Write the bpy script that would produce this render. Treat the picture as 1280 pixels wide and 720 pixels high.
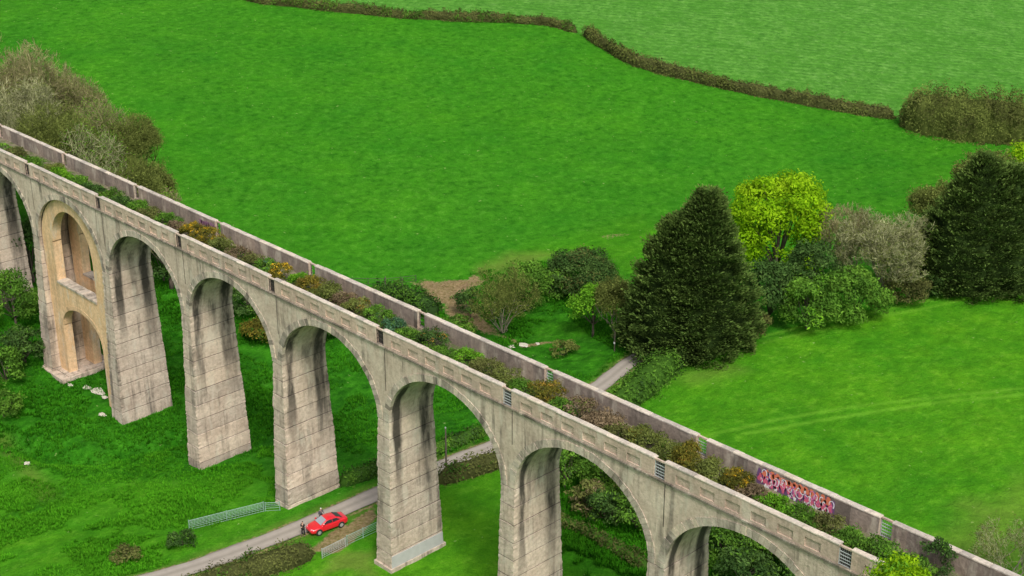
import bpy, math, random
import numpy as np
from mathutils import Vector, Matrix

for o in list(bpy.data.objects):
    bpy.data.objects.remove(o)
SC = bpy.context.scene
COL = SC.collection
rng = np.random.default_rng(7)
random.seed(7)

# ------------------------------------------------------------------ camera
Z0 = 27.0                                   # height of the parapet refuges' top above the valley datum
CAM = np.array([170.136, -79.795, 85.76])
F = np.array([-0.66164671, 0.63931918, -0.39178391])
R = np.array([0.69538533, 0.71863509, -0.00169026])
U = np.array([-0.28046905, 0.27355913, 0.92005571])
FL = 1860.8
cd = bpy.data.cameras.new('camera')
cam = bpy.data.objects.new('camera', cd)
COL.objects.link(cam)
cd.sensor_width = 36
cd.lens = FL / 1280 * 36
cd.clip_start = 1
cd.clip_end = 9000
m = Matrix.Identity(4)
for i in range(3):
    m[i][0] = R[i]; m[i][1] = U[i]; m[i][2] = -F[i]; m[i][3] = CAM[i]
cam.matrix_world = m
SC.camera = cam

# ------------------------------------------------------------------ sky, sun, exposure
SUN_AZ = math.radians(118)                  # direction the light comes from, clockwise from +Y
SUN_EL = math.radians(52)
w = bpy.data.worlds.new('World')
SC.world = w
w.use_nodes = True
nt = w.node_tree
sky = nt.nodes.new('ShaderNodeTexSky')
sky.sky_type = 'NISHITA'
sky.sun_disc = False
sky.sun_elevation = SUN_EL
sky.sun_rotation = SUN_AZ
sky.dust_density = 4.0
sky.ozone_density = 0.6
bg = nt.nodes['Background']
bg.inputs[1].default_value = 0.125
hsv = nt.nodes.new('ShaderNodeHueSaturation')     # overcast: cloud takes most of the blue out of the sky
hsv.inputs['Saturation'].default_value = 0.45
nt.links.new(sky.outputs[0], hsv.inputs['Color'])
nt.links.new(hsv.outputs[0], bg.inputs[0])
sd = bpy.data.lights.new('sun', 'SUN')
sd.energy = 2.0
sd.angle = math.radians(14)
sd.color = (1.0, 0.95, 0.87)
so = bpy.data.objects.new('sun', sd)
COL.objects.link(so)
dv = Vector((math.sin(SUN_AZ) * math.cos(SUN_EL), math.cos(SUN_AZ) * math.cos(SUN_EL), math.sin(SUN_EL)))
so.rotation_euler = dv.to_track_quat('Z', 'Y').to_euler()
so.location = (60, -40, 120)
SC.view_settings.view_transform = 'Standard'
SC.view_settings.look = 'None'
SC.view_settings.gamma = 1
SC.view_settings.exposure = 0.42

# ------------------------------------------------------------------ terrain function
def sp(v, k=8.0):
    return k * np.logaddexp(0, v / k)

def vnoise(x, y, seed=0):
    x = np.asarray(x, float); y = np.asarray(y, float)
    xi = np.floor(x).astype(np.int64); yi = np.floor(y).astype(np.int64)
    xf = x - xi; yf = y - yi
    def hsh(a, b):
        n = (a * 374761393 + b * 668265263 + seed * 974634777) & 0xffffffff
        n = ((n ^ (n >> 13)) * 1274126177) & 0xffffffff
        return ((n ^ (n >> 16)) & 0xffff) / 65535.0
    u = xf * xf * (3 - 2 * xf); v = yf * yf * (3 - 2 * yf)
    a = hsh(xi, yi); b = hsh(xi + 1, yi); c = hsh(xi, yi + 1); d = hsh(xi + 1, yi + 1)
    return (a * (1 - u) + b * u) * (1 - v) + (c * (1 - u) + d * u) * v

def fbm(x, y, seed=0, o=4):
    s = 0; a = 0.5; t = 0
    for k in range(o):
        s = s + a * vnoise(x * 2 ** k, y * 2 ** k, seed + k); t += a; a *= .5
    return s / t

def h0(x, y):
    xc = 20 + 0.12 * np.clip(y, 0, 150)
    t = x - xc
    z = -2.6 + 0.13 * sp(-t - 14) - 0.06 * sp(-t - 110, 20)
    z = z + 3.3 / (1 + np.exp(-(t - 22) / 5.0))
    z = z + 0.05 * sp(t - 60, 12)
    z = z + 0.012 * np.clip(y, 0, 400)
    z = z + 0.5 * sp(x - 112, 5) * np.exp(-((y + 4) / 22.) ** 2) * np.clip(1 - (x - 112) / 120, 0, 1)
    z = z + 0.6 * sp(-14 - x, 4) * np.exp(-((y - 2) / 14.) ** 2) * np.clip(1 + (x + 8) / 90, 0, 1)
    return z

def ray(px, py):
    d = F + R * (px - 640) / FL - U * (py - 360) / FL
    return d / np.linalg.norm(d)

_T = np.arange(60, 900, .25)
def g(px, py):
    """the point of the ground seen at a place of the photograph (x, y)"""
    P = CAM + ray(px, py) * _T[:, None]
    i = np.argmax(P[:, 2] - h0(P[:, 0], P[:, 1]) < 0)
    return P[i][:2]

def seg_dist(x, y, pts):
    best = np.full(np.shape(x), 1e9)
    for (ax, ay), (bx, by) in zip(pts[:-1], pts[1:]):
        dx, dy = bx - ax, by - ay
        t = np.clip(((x - ax) * dx + (y - ay) * dy) / (dx * dx + dy * dy + 1e-9), 0, 1)
        best = np.minimum(best, np.hypot(x - ax - t * dx, y - ay - t * dy))
    return best

def inpoly(x, y, poly):
    c = np.zeros(np.shape(x), bool)
    n = len(poly)
    for i in range(n):
        x1, y1 = poly[i]; x2, y2 = poly[(i + 1) % n]
        c ^= ((y1 > y) != (y2 > y)) & (x < (x2 - x1) * (y - y1) / (y2 - y1 + 1e-12) + x1)
    return c

def softpoly(x, y, poly, wid, seed=0, rough=3.0, sc=.12):
    xx = x + (fbm(x * sc, y * sc, seed) - .5) * rough * 2
    yy = y + (fbm(x * sc, y * sc, seed + 50) - .5) * rough * 2
    ins = inpoly(xx, yy, poly)
    d = seg_dist(xx, yy, list(poly) + [poly[0]])
    s = np.where(ins, d, -d)
    return np.clip(.5 + s / wid, 0, 1)

GP = lambda L: [tuple(g(*p)) for p in L]
ditch = GP([(20, 548), (60, 570), (120, 572), (180, 558), (230, 545), (300, 520)])
bank2 = GP([(0, 655), (120, 600), (230, 588)])

def h(x, y):
    x = np.asarray(x, float); y = np.asarray(y, float)
    z = h0(x, y)
    d = seg_dist(x, y, ditch)
    z = z - 1.7 * np.exp(-(d / 1.5) ** 2)
    return z
def hz(x, y):
    return float(h(np.array([x]), np.array([y]))[0])

# ------------------------------------------------------------------ materials
def newmat(name):
    m = bpy.data.materials.new(name)
    m.use_nodes = True
    n = m.node_tree
    b = n.nodes['Principled BSDF']
    b.inputs['Specular IOR Level'].default_value = 0.25
    b.inputs['Roughness'].default_value = 0.85
    return m, n, b

def N(n, t, **kw):
    x = n.nodes.new('ShaderNode' + t)
    for k, v in kw.items():
        setattr(x, k, v)
    return x

def noise(n, vec, scale, detail=4, rough=.55, dist=0):
    x = N(n, 'TexNoise')
    x.inputs['Scale'].default_value = scale
    x.inputs['Detail'].default_value = detail
    x.inputs['Roughness'].default_value = rough
    x.inputs['Distortion'].default_value = dist
    if vec is not None: n.links.new(vec, x.inputs['Vector'])
    return x.outputs[0]

def mapping(n, vec, scale=(1, 1, 1), rot=(0, 0, 0), loc=(0, 0, 0)):
    x = N(n, 'Mapping')
    x.inputs['Scale'].default_value = scale
    x.inputs['Rotation'].default_value = rot
    x.inputs['Location'].default_value = loc
    n.links.new(vec, x.inputs['Vector'])
    return x.outputs[0]

def ramp(n, fac, stops):
    x = N(n, 'ValToRGB')
    e = x.color_ramp.elements
    while len(e) < len(stops): e.new(0.5)
    for k, (p, c) in enumerate(stops):
        e[k].position = p
        e[k].color = (c, c, c, 1) if isinstance(c, (int, float)) else (*c, 1)
    n.links.new(fac, x.inputs[0])
    return x.outputs[0]

def mix(n, fac, a, b, mode='MIX'):
    x = N(n, 'Mix', data_type='RGBA', blend_type=mode)
    for i, v in ((0, fac), (6, a), (7, b)):
        if isinstance(v, (int, float)): x.inputs[i].default_value = v
        elif isinstance(v, tuple): x.inputs[i].default_value = (*v, 1)
        else: n.links.new(v, x.inputs[i])
    return x.outputs[2]

def mth(n, op, a, b=None, clamp=False):
    x = N(n, 'Math', operation=op, use_clamp=clamp)
    for i, v in ((0, a), (1, b)):
        if v is None: continue
        if isinstance(v, (int, float)): x.inputs[i].default_value = v
        else: n.links.new(v, x.inputs[i])
    return x.outputs[0]

def attr(n, name):
    return N(n, 'Attribute', attribute_name=name).outputs['Fac']

def bump(n, b, height, strength=.5, dist=.1):
    x = N(n, 'Bump')
    x.inputs['Strength'].default_value = strength
    x.inputs['Distance'].default_value = dist
    n.links.new(height, x.inputs['Height'])
    n.links.new(x.outputs[0], b.inputs['Normal'])

def pos(n):
    return N(n, 'NewGeometry').outputs['Position']

def plain(name, col, rough=.6, metal=0, spec=.4, var=.15, scale=3):
    m, n, b = newmat(name)
    f = noise(n, pos(n), scale, 4)
    c = mix(n, f, tuple(v * (1 - var) for v in col), tuple(min(1, v * (1 + var)) for v in col))
    n.links.new(c, b.inputs['Base Color'])
    b.inputs['Roughness'].default_value = rough
    b.inputs['Metallic'].default_value = metal
    b.inputs['Specular IOR Level'].default_value = spec
    return m

def stone(name, c_lo, c_hi, streak=1.0, bands=False, moss=.25, bumps=.5):
    m, n, b = newmat(name)
    P = pos(n)
    f1 = noise(n, P, .35, 6, .6)
    f2 = noise(n, P, 2.5, 5, .65)
    c = mix(n, ramp(n, f1, [(.3, 0.0), (.7, 1.0)]), c_lo, c_hi)
    c = mix(n, mth(n, 'MULTIPLY', ramp(n, f2, [(.35, 1.0), (.62, 0.0)]), .45), c, tuple(v * .55 for v in c_lo))
    # fine dark blotches
    f3 = noise(n, P, 7.0, 4, .7)
    c = mix(n, mth(n, 'MULTIPLY', ramp(n, f3, [(.56, 0.0), (.7, 1.0)]), .35), c, (.09, .08, .065))
    # vertical run-off stains
    s = noise(n, mapping(n, P, (1.1, 1.1, .07)), 1.0, 5, .6)
    s = ramp(n, s, [(.50, 0.0), (.60, 1.0)])
    s2 = noise(n, P, .5, 3, .6)
    s = mth(n, 'MULTIPLY', s, ramp(n, s2, [(.35, .15), (.65, 1.0)]))
    c = mix(n, mth(n, 'MULTIPLY', s, .72 * streak), c, (.085, .078, .065))
    # pale lime patches
    l = noise(n, mapping(n, P, (1, 1, .35), loc=(9, 3, 1)), .9, 4, .6)
    c = mix(n, mth(n, 'MULTIPLY', ramp(n, l, [(.55, 0.0), (.66, 1.0)]), .5), c, (.66, .60, .49))
    # green algae
    a = noise(n, mapping(n, P, (1, 1, .5), loc=(4, 8, 2)), .45, 4, .6)
    c = mix(n, mth(n, 'MULTIPLY', ramp(n, a, [(.55, 0.0), (.7, 1.0)]), moss), c, (.13, .15, .06))
    if bands:                                         # black run-off below the parapet drains, down both edges of the soffits
        sx = N(n, 'SeparateXYZ'); n.links.new(P, sx.inputs[0])
        wob = mth(n, 'MULTIPLY', mth(n, 'SUBTRACT', noise(n, mapping(n, P, (.5, .5, .12)), 1.0, 4, .6), .5), 1.6)
        yy = mth(n, 'ADD', sx.outputs['Y'], wob)
        bs = None
        for cc, ww in ((.80, .65), (4.55, .95)):
            v = mth(n, 'SUBTRACT', 1.0, mth(n, 'DIVIDE', mth(n, 'ABSOLUTE', mth(n, 'SUBTRACT', yy, cc)), ww), True)
            bs = v if bs is None else mth(n, 'ADD', bs, v, True)
        mr = N(n, 'MapRange'); n.links.new(sx.outputs['Z'], mr.inputs[0])
        mr.inputs[1].default_value = Z0 - 21; mr.inputs[2].default_value = Z0 - 12.5
        inn_ = mth(n, 'MULTIPLY', mth(n, 'GREATER_THAN', sx.outputs['Y'], .06), mth(n, 'LESS_THAN', sx.outputs['Y'], 5.7))
        br = ramp(n, noise(n, mapping(n, P, (.8, .8, .25), loc=(3, 1, 7)), .8, 5, .65), [(.30, .35), (.50, 1.0)])
        bs = mth(n, 'MULTIPLY', mth(n, 'MULTIPLY', ramp(n, bs, [(.05, 0.0), (.55, 1.0)]), mr.outputs[0]), mth(n, 'MULTIPLY', inn_, br))
        c = mix(n, mth(n, 'MULTIPLY', bs, .92), c, (.035, .033, .028))
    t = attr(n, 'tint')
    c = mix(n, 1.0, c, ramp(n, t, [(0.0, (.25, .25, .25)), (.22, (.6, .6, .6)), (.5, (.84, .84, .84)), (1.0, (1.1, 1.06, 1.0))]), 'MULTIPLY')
    n.links.new(c, b.inputs['Base Color'])
    b.inputs['Roughness'].default_value = .92
    b.inputs['Specular IOR Level'].default_value = .15
    hh = mth(n, 'ADD', f2, mth(n, 'MULTIPLY', f3, .5))
    bump(n, b, hh, bumps, .12)
    return m

M_CONC = stone('weathered_concrete', (.55, .435, .345), (.78, .655, .53), 1.0, True, .07)
M_PARA = stone('parapet_stone', (.53, .405, .32), (.70, .55, .44), .5, moss=.1)
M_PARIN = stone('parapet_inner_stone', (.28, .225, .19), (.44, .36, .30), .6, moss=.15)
M_COPE = stone('coping_stone', (.50, .44, .37), (.70, .63, .55), .25, moss=.12)
M_RING = stone('arch_stone', (.54, .45, .365), (.74, .64, .52), 1.0, False, .08)
M_JACK = stone('sandy_render', (.80, .52, .29), (.94, .68, .42), .45, moss=.06)
M_STRING = stone('string_stone', (.22, .19, .15), (.36, .31, .25), .8)

def leafmat(name, cols, trans=.25, rough=.9, scale=.35):
    m, n, b = newmat(name)
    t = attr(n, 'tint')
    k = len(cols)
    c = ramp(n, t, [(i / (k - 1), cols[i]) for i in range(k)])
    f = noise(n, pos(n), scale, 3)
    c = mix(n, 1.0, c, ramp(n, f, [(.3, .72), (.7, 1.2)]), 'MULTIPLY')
    n.links.new(c, b.inputs['Base Color'])
    b.inputs['Roughness'].default_value = rough
    b.inputs['Specular IOR Level'].default_value = .06
    tr = N(n, 'BsdfTranslucent')
    n.links.new(c, tr.inputs['Color'])
    mx = N(n, 'MixShader')
    mx.inputs[0].default_value = trans
    n.links.new(b.outputs[0], mx.inputs[1]); n.links.new(tr.outputs[0], mx.inputs[2])
    n.links.new(mx.outputs[0], n.nodes['Material Output'].inputs[0])
    return m

L = {
 'conifer': leafmat('cypress_foliage', [(.016, .034, .008), (.062, .110, .022), (.14, .215, .045)], .15),
 'lime':    leafmat('spring_leaves', [(.10, .24, .006), (.25, .48, .008), (.42, .64, .02)], .4),
 'green':   leafmat('green_leaves', [(.03, .085, .012), (.085, .20, .022), (.18, .36, .04)], .25),
 'dark':    leafmat('dark_leaves', [(.016, .04, .010), (.045, .10, .022), (.11, .20, .045)], .2),
 'bright':  leafmat('bright_leaves', [(.06, .18, .014), (.13, .33, .02), (.24, .50, .03)], .35),
 'olive':   leafmat('olive_buds', [(.07, .095, .022), (.15, .185, .042), (.24, .29, .07)], .3),
 'brown':   leafmat('brown_twigs', [(.13, .12, .055), (.26, .24, .11), (.40, .37, .19)], .2),
 'pink':    leafmat('russet_stems', [(.09, .065, .035), (.18, .135, .075), (.28, .21, .13)], .2),
 'grey':    leafmat('grey_twigs', [(.15, .16, .075), (.30, .31, .155), (.47, .47, .26)], .15),
 'hedge':   leafmat('hedge_leaves', [(.05, .06, .02), (.11, .12, .035), (.18, .21, .055)], .2),
 'gorse':   leafmat('gorse_foliage', [(.05, .07, .015), (.13, .13, .02), (.30, .22, .03)], .25),
 'gold':    leafmat('gorse_flowers', [(.35, .22, .02), (.75, .44, .02), (.90, .62, .04)], .25),
 'orange':  leafmat('russet_flowers', [(.13, .10, .025), (.32, .19, .035), (.50, .31, .06)], .25),
 'teal':    leafmat('bluish_leaves', [(.03, .08, .035), (.06, .15, .07), (.11, .22, .11)], .2),
 'grass':   leafmat('tall_grass', [(.018, .115, .005), (.035, .19, .006), (.07, .29, .010)], .3, scale=.15),
 'meadow': leafmat('meadow_grass_blades', [(.035, .18, .006), (.06, .26, .008), (.11, .36, .015)], .3, scale=.15),
}
M_BARK = plain('bark', (.10, .08, .06), .9, var=.4, scale=4)
M_BARKG = plain('grey_bark', (.20, .185, .125), .9, var=.35, scale=4)
M_STEEL = plain('galvanised_steel', (.42, .45, .44), .5, .3, var=.1)
M_GATE = plain('green_grey_steel', (.24, .36, .30), .55, .1, var=.15)
M_DARKST = plain('rusty_iron_and_gap_shade', (.06, .05, .045), .7, .2, var=.3)  # iron of rails and wire, also the dark of the refuge gap shade sheets
M_WOOD = plain('weathered_timber', (.11, .09, .07), .85, var=.3, scale=8)
M_ROCK = plain('pale_rock', (.50, .47, .38), .9, var=.35, scale=2)
M_WHITE = plain('white_paint', (.75, .75, .72), .6, var=.08)

def ground_mat():
    m, n, b = newmat('pasture')
    P = pos(n)
    rough = attr(n, 'rough'); earth = attr(n, 'earth'); far = attr(n, 'far'); right = attr(n, 'right'); dry = attr(n, 'dry'); track = attr(n, 'track')
    # clumps of grass
    n1 = noise(n, mapping(n, P, (1, 1, .3), rot=(0, 0, .75)), .045, 4, .55)
    n2 = noise(n, mapping(n, P, (1, .7, .5), rot=(0, 0, .8)), .6, 6, .68, .15)
    n3 = noise(n, P, 2.3, 4, .7)
    n4 = noise(n, P, .16, 5, .6)
    base = mix(n, ramp(n, n1, [(.35, 0.0), (.65, 1.0)]), (.036, .232, .009), (.064, .305, .010))
    base = mix(n, ramp(n, n4, [(.38, 0.0), (.66, 1.0)]), base, (.050, .262, .010))
    rt = mix(n, ramp(n, n4, [(.35, 0.0), (.65, 1.0)]), (.058, .280, .008), (.100, .36, .010))
    c = mix(n, right, base, rt)
    rw = N(n, 'TexWave', bands_direction='Y')
    rw.inputs['Scale'].default_value = .16; rw.inputs['Distortion'].default_value = 5; rw.inputs['Detail'].default_value = 3
    n.links.new(mapping(n, P, rot=(0, 0, -.72)), rw.inputs['Vector'])
    fr = mix(n, ramp(n, n4, [(.35, 0.0), (.65, 1.0)]), (.085, .31, .026), (.13, .385, .045))
    fr = mix(n, mth(n, 'MULTIPLY', rw.outputs['Fac'], .45), fr, (.07, .25, .025))
    n7 = noise(n, P, .022, 4, .6)
    c = mix(n, mth(n, 'MULTIPLY', ramp(n, n7, [(.40, 0.0), (.62, 1.0)]), .5), c, mix(n, 1.0, c, (1.3, 1.14, 1.2), 'MULTIPLY'))
    c = mix(n, mth(n, 'MULTIPLY', ramp(n, noise(n, P, .07, 4, .65), [(.42, 1.0), (.55, 0.0)]), .35), c, mix(n, 1.0, c, (.75, .82, .9), 'MULTIPLY'))
    c = mix(n, far, c, fr)
    rg = mix(n, ramp(n, n2, [(.35, 0.0), (.65, 1.0)]), (.020, .135, .006), (.045, .26, .009))
    c = mix(n, mth(n, 'MULTIPLY', rough, .9), c, rg)
    c = mix(n, mth(n, 'MULTIPLY', ramp(n, n2, [(.40, 1.0), (.54, 0.0)]), .30), c, mix(n, 1.0, c, (.45, .50, .6), 'MULTIPLY'))
    c = mix(n, mth(n, 'MULTIPLY', ramp(n, n2, [(.56, 0.0), (.72, 1.0)]), .35), c, mix(n, 1.0, c, (1.7, 1.35, 1.6), 'MULTIPLY'))
    c = mix(n, mth(n, 'MULTIPLY', ramp(n, n3, [(.62, 0.0), (.74, 1.0)]), .28), c, (.16, .40, .05))
    n5 = noise(n, mapping(n, P, (1, 1, .5), rot=(0, 0, .8), loc=(7, 3, 0)), .78, 5, .66, .1)
    flk = mth(n, 'MULTIPLY', ramp(n, n5, [(.38, 1.0), (.47, 0.0)]), ramp(n, n4, [(.3, .25), (.6, 1.0)]))
    c = mix(n, mth(n, 'MULTIPLY', mth(n, 'MULTIPLY', flk, mth(n, 'SUBTRACT', 1.0, mth(n, 'MULTIPLY', right, .5))), .62), c, mix(n, 1.0, c, (.35, .55, .4), 'MULTIPLY'))
    n6 = noise(n, P, 5.5, 3, .6)
    c = mix(n, mth(n, 'MULTIPLY', ramp(n, n6, [(.36, 1.0), (.5, 0.0)]), .35), c, mix(n, 1.0, c, (.5, .62, .5), 'MULTIPLY'))
    c = mix(n, mth(n, 'MULTIPLY', ramp(n, n6, [(.55, 0.0), (.7, 1.0)]), .35), c, mix(n, 1.0, c, (1.6, 1.3, 1.9), 'MULTIPLY'))
    fl2 = ramp(n, n5, [(.54, 0.0), (.64, 1.0)])
    c = mix(n, mth(n, 'MULTIPLY', fl2, .55), c, mix(n, 1.0, c, (1.8, 1.35, 2.2), 'MULTIPLY'))
    n8 = noise(n, mapping(n, P, loc=(31, 5, 2)), 1.3, 2, .5)
    c = mix(n, mth(n, 'MULTIPLY', ramp(n, n8, [(.72, 0.0), (.77, 1.0)]), .6), c, (.36, .52, .14))
    c = mix(n, mth(n, 'MULTIPLY', track, .55), c, (.19, .50, .03))
    dc = mix(n, n3, (.17, .21, .03), (.27, .30, .07))
    c = mix(n, mth(n, 'MULTIPLY', dry, .6), c, dc)
    ec = mix(n, ramp(n, n3, [(.35, 0.0), (.65, 1.0)]), (.20, .13, .055), (.46, .32, .17))
    em = ramp(n, mth(n, 'ADD', earth, mth(n, 'MULTIPLY', mth(n, 'SUBTRACT', n3, .5), .7)), [(.4, 0.0), (.62, 1.0)])
    c = mix(n, mth(n, 'MULTIPLY', em, mth(n, 'ADD', .45, mth(n, 'MULTIPLY', n6, .7), True)), c, ec)
    c = mix(n, 1.0, c, (.76, .72, .85), 'MULTIPLY')
    n.links.new(c, b.inputs['Base Color'])
    b.inputs['Roughness'].default_value = 1.0
    b.inputs['Specular IOR Level'].default_value = .03
    hh = mth(n, 'ADD', n2, mth(n, 'MULTIPLY', n3, .35))
    bump(n, b, hh, .9, .55)
    return m
M_GROUND = ground_mat()

# ------------------------------------------------------------------ mesh helpers
def setp(o, label=None, cat=None, group=None, kind=None):
    if label: o['label'] = label
    if cat: o['category'] = cat
    if group: o['group'] = group
    if kind: o['kind'] = kind
    return o

def mesh_np(name, V, faces, mat, parent=None, tint=None, smooth=False):
    """V (N,3) world coordinates (or local to the parent if the parent sits at the origin of its thing)"""
    V = np.asarray(V, float)
    me = bpy.data.meshes.new(name)
    if isinstance(faces, np.ndarray):
        k = faces.shape[1]; nf = len(faces)
        me.vertices.add(len(V)); me.vertices.foreach_set('co', V.astype(np.float32).ravel())
        me.loops.add(nf * k); me.loops.foreach_set('vertex_index', faces.astype(np.int32).ravel())
        me.polygons.add(nf)
        me.polygons.foreach_set('loop_start', np.arange(0, nf * k, k, dtype=np.int32))
        me.polygons.foreach_set('loop_total', np.full(nf, k, np.int32))
        me.update(calc_edges=True)
    else:
        me.from_pydata(V.tolist(), [], faces)
    if tint is None: tint = np.full(len(V), .6)
    a = me.attributes.new('tint', 'FLOAT', 'POINT'); a.data.foreach_set('value', np.asarray(tint, np.float32))
    if smooth: me.polygons.foreach_set('use_smooth', np.ones(len(me.polygons), bool))
    me.materials.append(mat)
    o = bpy.data.objects.new(name, me)
    COL.objects.link(o)
    if parent is not None: o.parent = parent
    return o

class MB:
    """collects pieces of ONE mesh; off is subtracted so that things can sit at their own base"""
    def __init__(s, off=(0, 0, 0)):
        s.V = []; s.F = []; s.T = []; s.off = np.array(off, float); s.n = 0
    def add(s, V, Fc, t=.6):
        V = np.asarray(V, float)
        s.V.append(V); s.F += [tuple(i + s.n for i in f) for f in Fc]
        s.T.append(np.full(len(V), t) if np.isscalar(t) else np.asarray(t, float)); s.n += len(V)
    def box(s, a, b, t=.6):
        x0, y0, z0 = a; x1, y1, z1 = b
        V = [(x0, y0, z0), (x1, y0, z0), (x1, y1, z0), (x0, y1, z0), (x0, y0, z1), (x1, y0, z1), (x1, y1, z1), (x0, y1, z1)]
        s.add(V, [(0, 3, 2, 1), (4, 5, 6, 7), (0, 1, 5, 4), (1, 2, 6, 5), (2, 3, 7, 6), (3, 0, 4, 7)], t)
    def tube(s, pts, rad, k=6, t=.6, cap=True):
        pts = [np.array(p, float) for p in pts]
        if np.isscalar(rad): rad = [rad] * len(pts)
        V = []; Fc = []
        for i, p in enumerate(pts):
            d = pts[min(i + 1, len(pts) - 1)] - pts[max(i - 1, 0)]
            d /= np.linalg.norm(d) + 1e-9
            a = np.cross(d, (0, 0, 1.)) if abs(d[2]) < .9 else np.cross(d, (1., 0, 0))
            a /= np.linalg.norm(a); b = np.cross(d, a)
            for j in range(k):
                an = 2 * math.pi * j / k
                V.append(p + rad[i] * (a * math.cos(an) + b * math.sin(an)))
        for i in range(len(pts) - 1):
            for j in range(k):
                Fc.append((i * k + j, i * k + (j + 1) % k, (i + 1) * k + (j + 1) % k, (i + 1) * k + j))
        if cap:
            Fc.append(tuple(range(k))[::-1]); Fc.append(tuple((len(pts) - 1) * k + j for j in range(k)))
        s.add(V, Fc, t)
    def build(s, name, mat, parent=None, smooth=False):
        V = np.concatenate(s.V) - s.off
        return mesh_np(name, V, s.F, mat, parent, np.concatenate(s.T), smooth)

def empty(name, loc=(0, 0, 0), rz=0):
    o = bpy.data.objects.new(name, None)
    o.empty_display_size = .3
    COL.objects.link(o); o.location = loc; o.rotation_euler = (0, 0, rz)
    return o

# ------------------------------------------------------------------ ground
def axis_lines(parts):
    out = []
    for a, b, s in parts:
        out.append(np.arange(a, b, s))
    return np.unique(np.concatenate(out))
gx = axis_lines([(-3000, -700, 230), (-700, -220, 12), (-220, -60, 1.0), (-60, 125, .45), (125, 190, 1.2), (190, 400, 12), (400, 3001, 200)])
gy = axis_lines([(-3000, -300, 200), (-300, -45, 8), (-45, 110, .45), (110, 320, 1.0), (320, 700, 10), (700, 3400, 200)])
X, Y = np.meshgrid(gx, gy)
Zb = h(X, Y)
# masks: where each kind of ground cover grows
roughP = GP([(-60, 330), (300, 345), (470, 362), (560, 350), (640, 330), (760, 320), (830, 420), (745, 480), (640, 545), (545, 582), (480, 598), (420, 560), (330, 560), (280, 590), (200, 600), (90, 600), (-60, 540)])
rough = softpoly(X, Y, roughP, 4, 3)
rough = rough * np.clip(.35 + 1.3 * fbm(X * .09, Y * .09, 31), 0, 1)
rough = np.maximum(rough, .8 * np.exp(-(seg_dist(X, Y, bank2) / 2.2) ** 2))
rough = np.maximum(rough, .95 * np.exp(-(seg_dist(X + .8, Y - 1.5, ditch) / 2.4) ** 2))
rb = GP([(640, 720), (650, 590), (700, 560), (1050, 720)])
rough = np.maximum(rough, softpoly(X, Y, rb, 5, 5) * .9)
hedge_px = [(325, 4), (400, 12), (480, 20), (560, 25), (640, 27), (690, 31), (722, 41)]
hedge2_px = [(733, 44), (750, 58), (790, 80), (830, 92), (880, 104), (930, 115), (1000, 129), (1060, 139), (1120, 148)]
hp = GP(hedge_px + hedge2_px + [(1290, 172)])
farP = [(hp[0][0] - 600, hp[0][1] + 40), (hp[0][0] - 60, hp[0][1] - 15)] + hp + [(hp[-1][0] + 500, hp[-1][1] + 200), (600, 2500), (-2500, 2500)]
far = softpoly(X, Y, farP, 1.5, 9, .3)
rightP = [tuple(g(*p)) for p in [(735, 500), (800, 462), (880, 445), (1000, 415), (1110, 385), (1290, 350)]] + [(400, 300), (400, -200), (66, -200), (62, -60), (62, 20)]
right = softpoly(X, Y, rightP, 4, 12, 1.5)
# the lawns seen under the arches are bright as well
left_lawn = softpoly(X, Y, GP([(-80, 740), (-80, 600), (120, 585), (240, 600), (330, 590), (350, 640), (230, 720)]), 6, 40)
right = np.maximum(right, left_lawn * .7)
right = np.maximum(right, .8 * softpoly(X, Y, GP([(620, 330), (800, 270), (900, 330), (800, 340)]), 6, 41, 3))
right = np.maximum(right, .9 * softpoly(X, Y, GP([(610, 455), (700, 380), (790, 425), (740, 470), (690, 480)]), 4, 43, 2))
earth = softpoly(X, Y, GP([(510, 350), (594, 345), (604, 352), (578, 372), (592, 392), (628, 420), (596, 416), (560, 392), (530, 368)]), 4.5, 15, 2.2, .35)
earth = np.maximum(earth, .85 * softpoly(X, Y, GP([(385, 690), (425, 660), (472, 632), (474, 650), (450, 672), (415, 697)]), 1.2, 16, .6, .5))
earth = np.maximum(earth, .62 * np.exp(-(seg_dist(X, Y, GP([(630, 420), (655, 432), (690, 428)])) / .9) ** 2))
earth = np.maximum(earth, .47 * softpoly(X, Y, GP([(740, 296), (775, 290), (795, 293), (760, 303)]), 1.2, 17, .8, .4))
dry = .7 * softpoly(X, Y, GP([(590, 335), (640, 315), (700, 318), (600, 348)]), 3, 18, 2)
dry = np.maximum(dry, .8 * softpoly(X, Y, GP([(395, 715), (420, 695), (475, 690), (465, 718)]), 1.5, 19, 1.5, .4))
dry = np.maximum(dry, .6 * np.exp(-(seg_dist(X, Y, GP([(0, 545), (35, 590), (60, 620)])) / 1.2) ** 2))
dry = np.maximum(dry, .5 * softpoly(X, Y, GP([(840, 470), (905, 455), (930, 465), (870, 482)]), 3, 20, 1.5))
dry = np.maximum(dry, .55 * softpoly(X, Y, GP([(1120, 720), (1200, 640), (1290, 600), (1290, 720)]), 6, 23, 4, .2))
road_px = [(150, 736), (229, 714.5), (300, 690), (385, 657), (456, 626), (548, 585), (625, 556), (700, 516), (760, 476), (784, 455), (800, 446)]
road = GP(road_px)
rdist = seg_dist(X, Y, road)
dry = np.maximum(dry, .7 * np.clip(1.5 - np.abs(rdist - 1.9) / .7, 0, 1) * fbm(X * .4, Y * .4, 8))
earth = np.maximum(earth, .62 * np.clip(1 - np.abs(rdist - 1.5) / .8, 0, 1))
track = np.zeros_like(X)
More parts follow.
